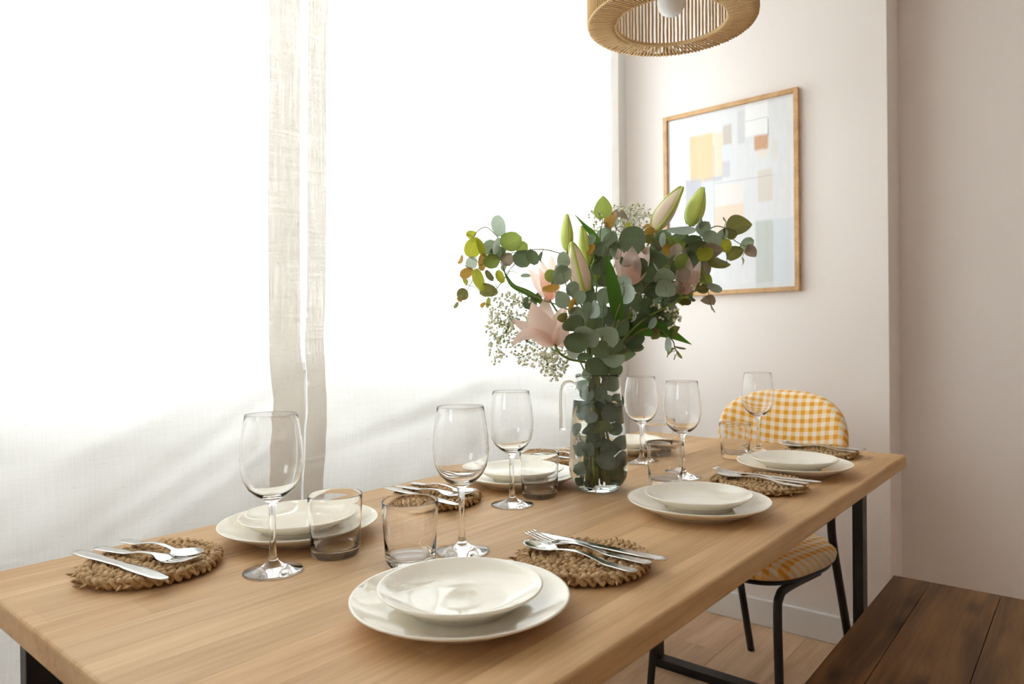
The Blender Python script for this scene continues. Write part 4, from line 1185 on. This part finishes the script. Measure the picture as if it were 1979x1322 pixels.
def bud(label, base, tip, width, mk, stem_px, root):
    low = in_jug(*root)
    b, t_ = at(*base), at(*tip)
    th = tag(empty('lily_bud', low[0]), label, 'flower', 'lily buds')
    stem_mesh(th, [(low + [at(*q) for q in stem_px] + [b + (t_ - b) * 0.03], 0.0026, 0.0022)], M['stem'])
    ax = (t_ - b); L = ax.length; ax.normalize()
    n1 = ax.cross(FWD).normalized(); n2 = ax.cross(n1)
    V, Fc = [], []
    prof = [(0, 0.16), (0.04, 0.38), (0.12, 0.66), (0.25, 0.92), (0.38, 1.0), (0.52, 0.95), (0.66, 0.80), (0.80, 0.58), (0.91, 0.36), (0.97, 0.22), (1.0, 0.07)]
    R_ = width * base[2] / FPX * 0.5
    sd = 24
    rot0 = PI / 2 + fr.uniform(-0.35, 0.35)
    def rr(a, s):
        c = math.cos(3 * (a - rot0))
        return 1 + 0.07 * c - 0.10 * math.exp(-((((a - rot0 + PI) % (2 * PI / 3)) - PI / 3) / 0.13) ** 2) * math.sin(PI * min(1, s + 0.05))
    for s, r in prof:
        for k in range(sd):
            a = 2 * PI * k / sd
            V.append(b + ax * (L * s) + (n1 * math.cos(a) + n2 * math.sin(a)) * (R_ * r * rr(a, s)) - low[0])
    for i in range(len(prof) - 1):
        for k in range(sd):
            k2 = (k + 1) % sd
            Fc.append((i * sd + k, i * sd + k2, (i + 1) * sd + k2, (i + 1) * sd + k))
    Fc.append(tuple(reversed(range(sd)))); e = (len(prof) - 1) * sd
    Fc.append(tuple(range(e, e + sd)))
    body = link('bud', mesh_of('bud', V, Fc, True), M[mk], th)
    for q in range(3):                           # midrib of each outer tepal
        a = rot0 + q * 2 * PI / 3
        P = [b + ax * (L * s) + (n1 * math.cos(a) + n2 * math.sin(a)) * (R_ * r * rr(a, s) * 0.985) - low[0] for s, r in prof[1:]]
        tube('rib', smooth_curve(P, 2), R_ * (0.20 if mk == 'bud_pink' else 0.10), M['bud_rib'], body, 6)
    return th
bud('plump green lily bud, leftmost of the upright buds', (1096, 486, D), (1096, 414, D), 26, 'bud_green', [(1140, 640, D), (1112, 560, D), (1099, 505, D)], (2.4, 0.018, 5.2, 0.025))
bud('green lily bud tucked behind the pointed leaf left of centre', (1138, 514, D + .02), (1124, 437, D + .02), 28, 'bud_green', [(1155, 640, D + .01), (1146, 570, D + .02), (1141, 530, D + .02)], (1.8, 0.02, 4.9, 0.026))
bud('pinkish lily bud in front at the left of centre', (1131, 568, D - .04), (1105, 470, D - .03), 38, 'bud_pink', [(1150, 680, D - .02), (1142, 610, D - .04)], (3.8, 0.018, 0.8, 0.02))
bud('tall cream and pink lily bud leaning right before the picture', (1262, 449, D + .03), (1318, 363, D + .04), 36, 'bud_pink', [(1195, 640, D + .01), (1225, 560, D + .03), (1250, 480, D + .03)], (0.6, 0.016, 3.4, 0.026))
bud('green lily bud at the top right before the picture', (1334, 437, D + .05), (1359, 363, D + .05), 38, 'bud_green', [(1205, 640, D + .02), (1265, 545, D + .04), (1320, 470, D + .05)], (0.3, 0.022, 3.3, 0.02))

def blade(label, pts, widths, root, tw=0.0, mk='blade'):
    """long pointed lily leaf with its own stalk down to the water"""
    low = in_jug(*root)
    th = tag(empty('lily_leaf', low[0]), label, 'leaf', 'long lily leaves')
    P = smooth_curve([at(*q) for q in pts], 6)
    n = len(P)
    V, Fc = [], []
    for i, p in enumerate(P):
        s = i / (n - 1)
        t = (P[min(i + 1, n - 1)] - P[max(i - 1, 0)]).normalized()
        nz = (-FWD + RIGHT * math.sin(tw) * 0.8 + UP * 0.2)
        side = t.cross(nz).normalized()
        nn = side.cross(t)
        k = s * (len(widths) - 1); i0 = min(int(k), len(widths) - 2); w = (widths[i0] + (widths[i0 + 1] - widths[i0]) * (k - i0)) * 0.5 * JD / FPX
        for q in (-1, -0.5, 0, 0.5, 1):
            V.append(p + side * (q * w) - nn * (0.25 * w * (1 - abs(q))) - low[0])
    for i in range(n - 1):
        for j in range(4):
            a = i * 5 + j
            Fc.append((a, a + 5, a + 6, a + 1))
    link('leaf_blade', mesh_of('leaf_blade', V, Fc, True), M[mk], th)
    stem_mesh(th, [(low + [P[0]], 0.0022, 0.0018)], M['stem'])
blade('upright bright green blade leaf in the middle of the bouquet', [(1196, 618, D - .06), (1189, 575, D - .065), (1181, 535, D - .065), (1173, 494, D - .06)], [18, 27, 25, 18, 3], (5.2, 0.012, 2.0, 0.02))
blade('pointed green leaf rising between the two left buds', [(1158, 500, D + .02), (1148, 458, D + .02), (1130, 436, D + .02), (1110, 414, D + .02)], [16, 19, 13, 6, 1], (1.5, 0.02, 4.5, 0.02), 0.3)
blade('broad dark leaf pointing right below the flowers', [(1185, 630, D + .01), (1230, 628, D + .01), (1285, 640, D + .01), (1337, 666, D + .01)], [24, 44, 38, 20, 1], (5.6, 0.02, 2.4, 0.02))
blade('long green leaf reaching left over the white sprays', [(1060, 592, D + .02), (1020, 566, D + .03), (990, 551, D + .03), (972, 520, D + .03)], [12, 13, 11, 8, 1], (2.0, 0.022, 5.0, 0.02))

# ------------------------------------------------------------------ gypsophila sprays
def spray(label, clusters, stem_px, root, seed, nfl):
    g = random.Random(seed)
    low = in_jug(*root)
    th = tag(empty('gypsophila_spray', low[0]), label, 'flower', 'gypsophila sprays')
    trunk = [at(*q) for q in stem_px]
    lines = [(low + trunk, 0.0012, 0.0007)]
    FV, FF, CV, CF = [], [], [], []
    ico = bmesh.new(); bmesh.ops.create_icosphere(ico, subdivisions=1, radius=1.0)
    iv = [v.co.copy() for v in ico.verts]; ifc = [tuple(v.index for v in f.verts) for f in ico.faces]; ico.free()
    tot = sum(c[5] for c in clusters)
    for (cx, cyy, rx, ry, dd, wt) in clusters:
        root_p = min(trunk, key=lambda q: (q - at(cx, cyy, dd)).length)
        subs = []
        for _ in range(max(3, int(9 * wt))):
            a = g.uniform(0, 2 * PI); r = math.sqrt(g.random()) * 0.75
            sp = at(cx + rx * r * math.cos(a), cyy + ry * r * math.sin(a), dd + g.uniform(-.035, .035))
            subs.append(sp)
            mid = root_p.lerp(sp, 0.5) + Vector((g.uniform(-.01, .01), g.uniform(-.01, .01), g.uniform(-.004, .012)))
            lines.append(([root_p, mid, sp], 0.00055, 0.0004))
        for _ in range(int(nfl * wt / tot)):
            a = g.uniform(0, 2 * PI); r = math.sqrt(g.random())
            p = at(cx + rx * r * math.cos(a), cyy + ry * r * math.sin(a), dd + g.uniform(-.05, .05))
            sp = min(subs, key=lambda q: (q - p).length)
            lines.append(([sp, p], 0.0003, 0.00025))
            R_ = g.uniform(0.0024, 0.0038)
            dr = (p - sp).normalized() if (p - sp).length > 1e-5 else Vector((0, 0, 1))
            b = len(FV)
            for v in iv:
                FV.append(p + dr * 0.0014 + v * R_ * g.uniform(0.75, 1.2) - low[0])
            FF += [tuple(b + i for i in f) for f in ifc]
            o1 = dr.orthogonal().normalized(); o2 = dr.cross(o1)
            b = len(CV)
            CV.append(p - dr * 0.0022 - low[0])
            for k in range(5):
                a2 = 2 * PI * k / 5
                CV.append(p + dr * 0.0006 + (o1 * math.cos(a2) + o2 * math.sin(a2)) * (R_ * 0.92) - low[0])
            CF += [(b, b + 1 + (k + 1) % 5, b + 1 + k) for k in range(5)]
    V, Fc = [], []
    for pts, r0, r1 in lines:
        P = smooth_curve(pts, 3) if len(pts) > 2 else pts
        n = len(P)
        tube_into(V, Fc, [p - low[0] for p in P], [r0 + (r1 - r0) * i / max(1, n - 1) for i in range(n)], 3, False)
    tag(link('stalks', mesh_of('stalks', V, Fc), M['stem'], th), 'hair-thin green stalks', None, None, 'stuff')
    tag(link('florets', mesh_of('florets', FV, FF), M['floret'], th), 'tiny white florets', None, None, 'stuff')
    tag(link('calyxes', mesh_of('calyxes', CV, CF), M['calyx'], th), 'green cups of the florets', None, None, 'stuff')
spray('cloud of white gypsophila hanging on the left below the lily',
      [(985, 600, 42, 34, D + .04, 1.5), (965, 645, 26, 46, D + .03, 1.3), (1010, 640, 44, 40, D + .05, 1.5), (1030, 690, 50, 18, D + .04, 1.0), (1070, 700, 28, 36, D + .03, 1.6), (955, 690, 12, 14, D + .03, 0.15), (1003, 575, 26, 20, D + .05, 0.4)],
      [(1130, 690, D - .01), (1095, 690, D + .01), (1065, 672, D + .03), (1020, 660, D + .04), (980, 640, D + .04)], (3.0, 0.026, 5.9, 0.022), 4, 620)
spray('airy white gypsophila at the top of the bouquet by the tall bud',
      [(1225, 415, 34, 24, D + .07, 1.3), (1150, 425, 16, 22, D + .06, 0.5), (1200, 400, 14, 8, D + .07, 0.2)],
      [(1190, 620, D + .02), (1200, 520, D + .06), (1205, 455, D + .07)], (1.0, 0.026, 4.0, 0.022), 9, 110)
spray('small white gypsophila tufts on the right under the leaves',
      [(1295, 612, 20, 22, D + .03, 1.0), (1335, 545, 22, 16, D + .04, 0.7), (1275, 590, 18, 10, D + .03, 0.4)],
      [(1210, 660, D + .01), (1250, 620, D + .03), (1280, 600, D + .03), (1310, 570, D + .04)], (6.1, 0.026, 2.8, 0.022), 15, 95)
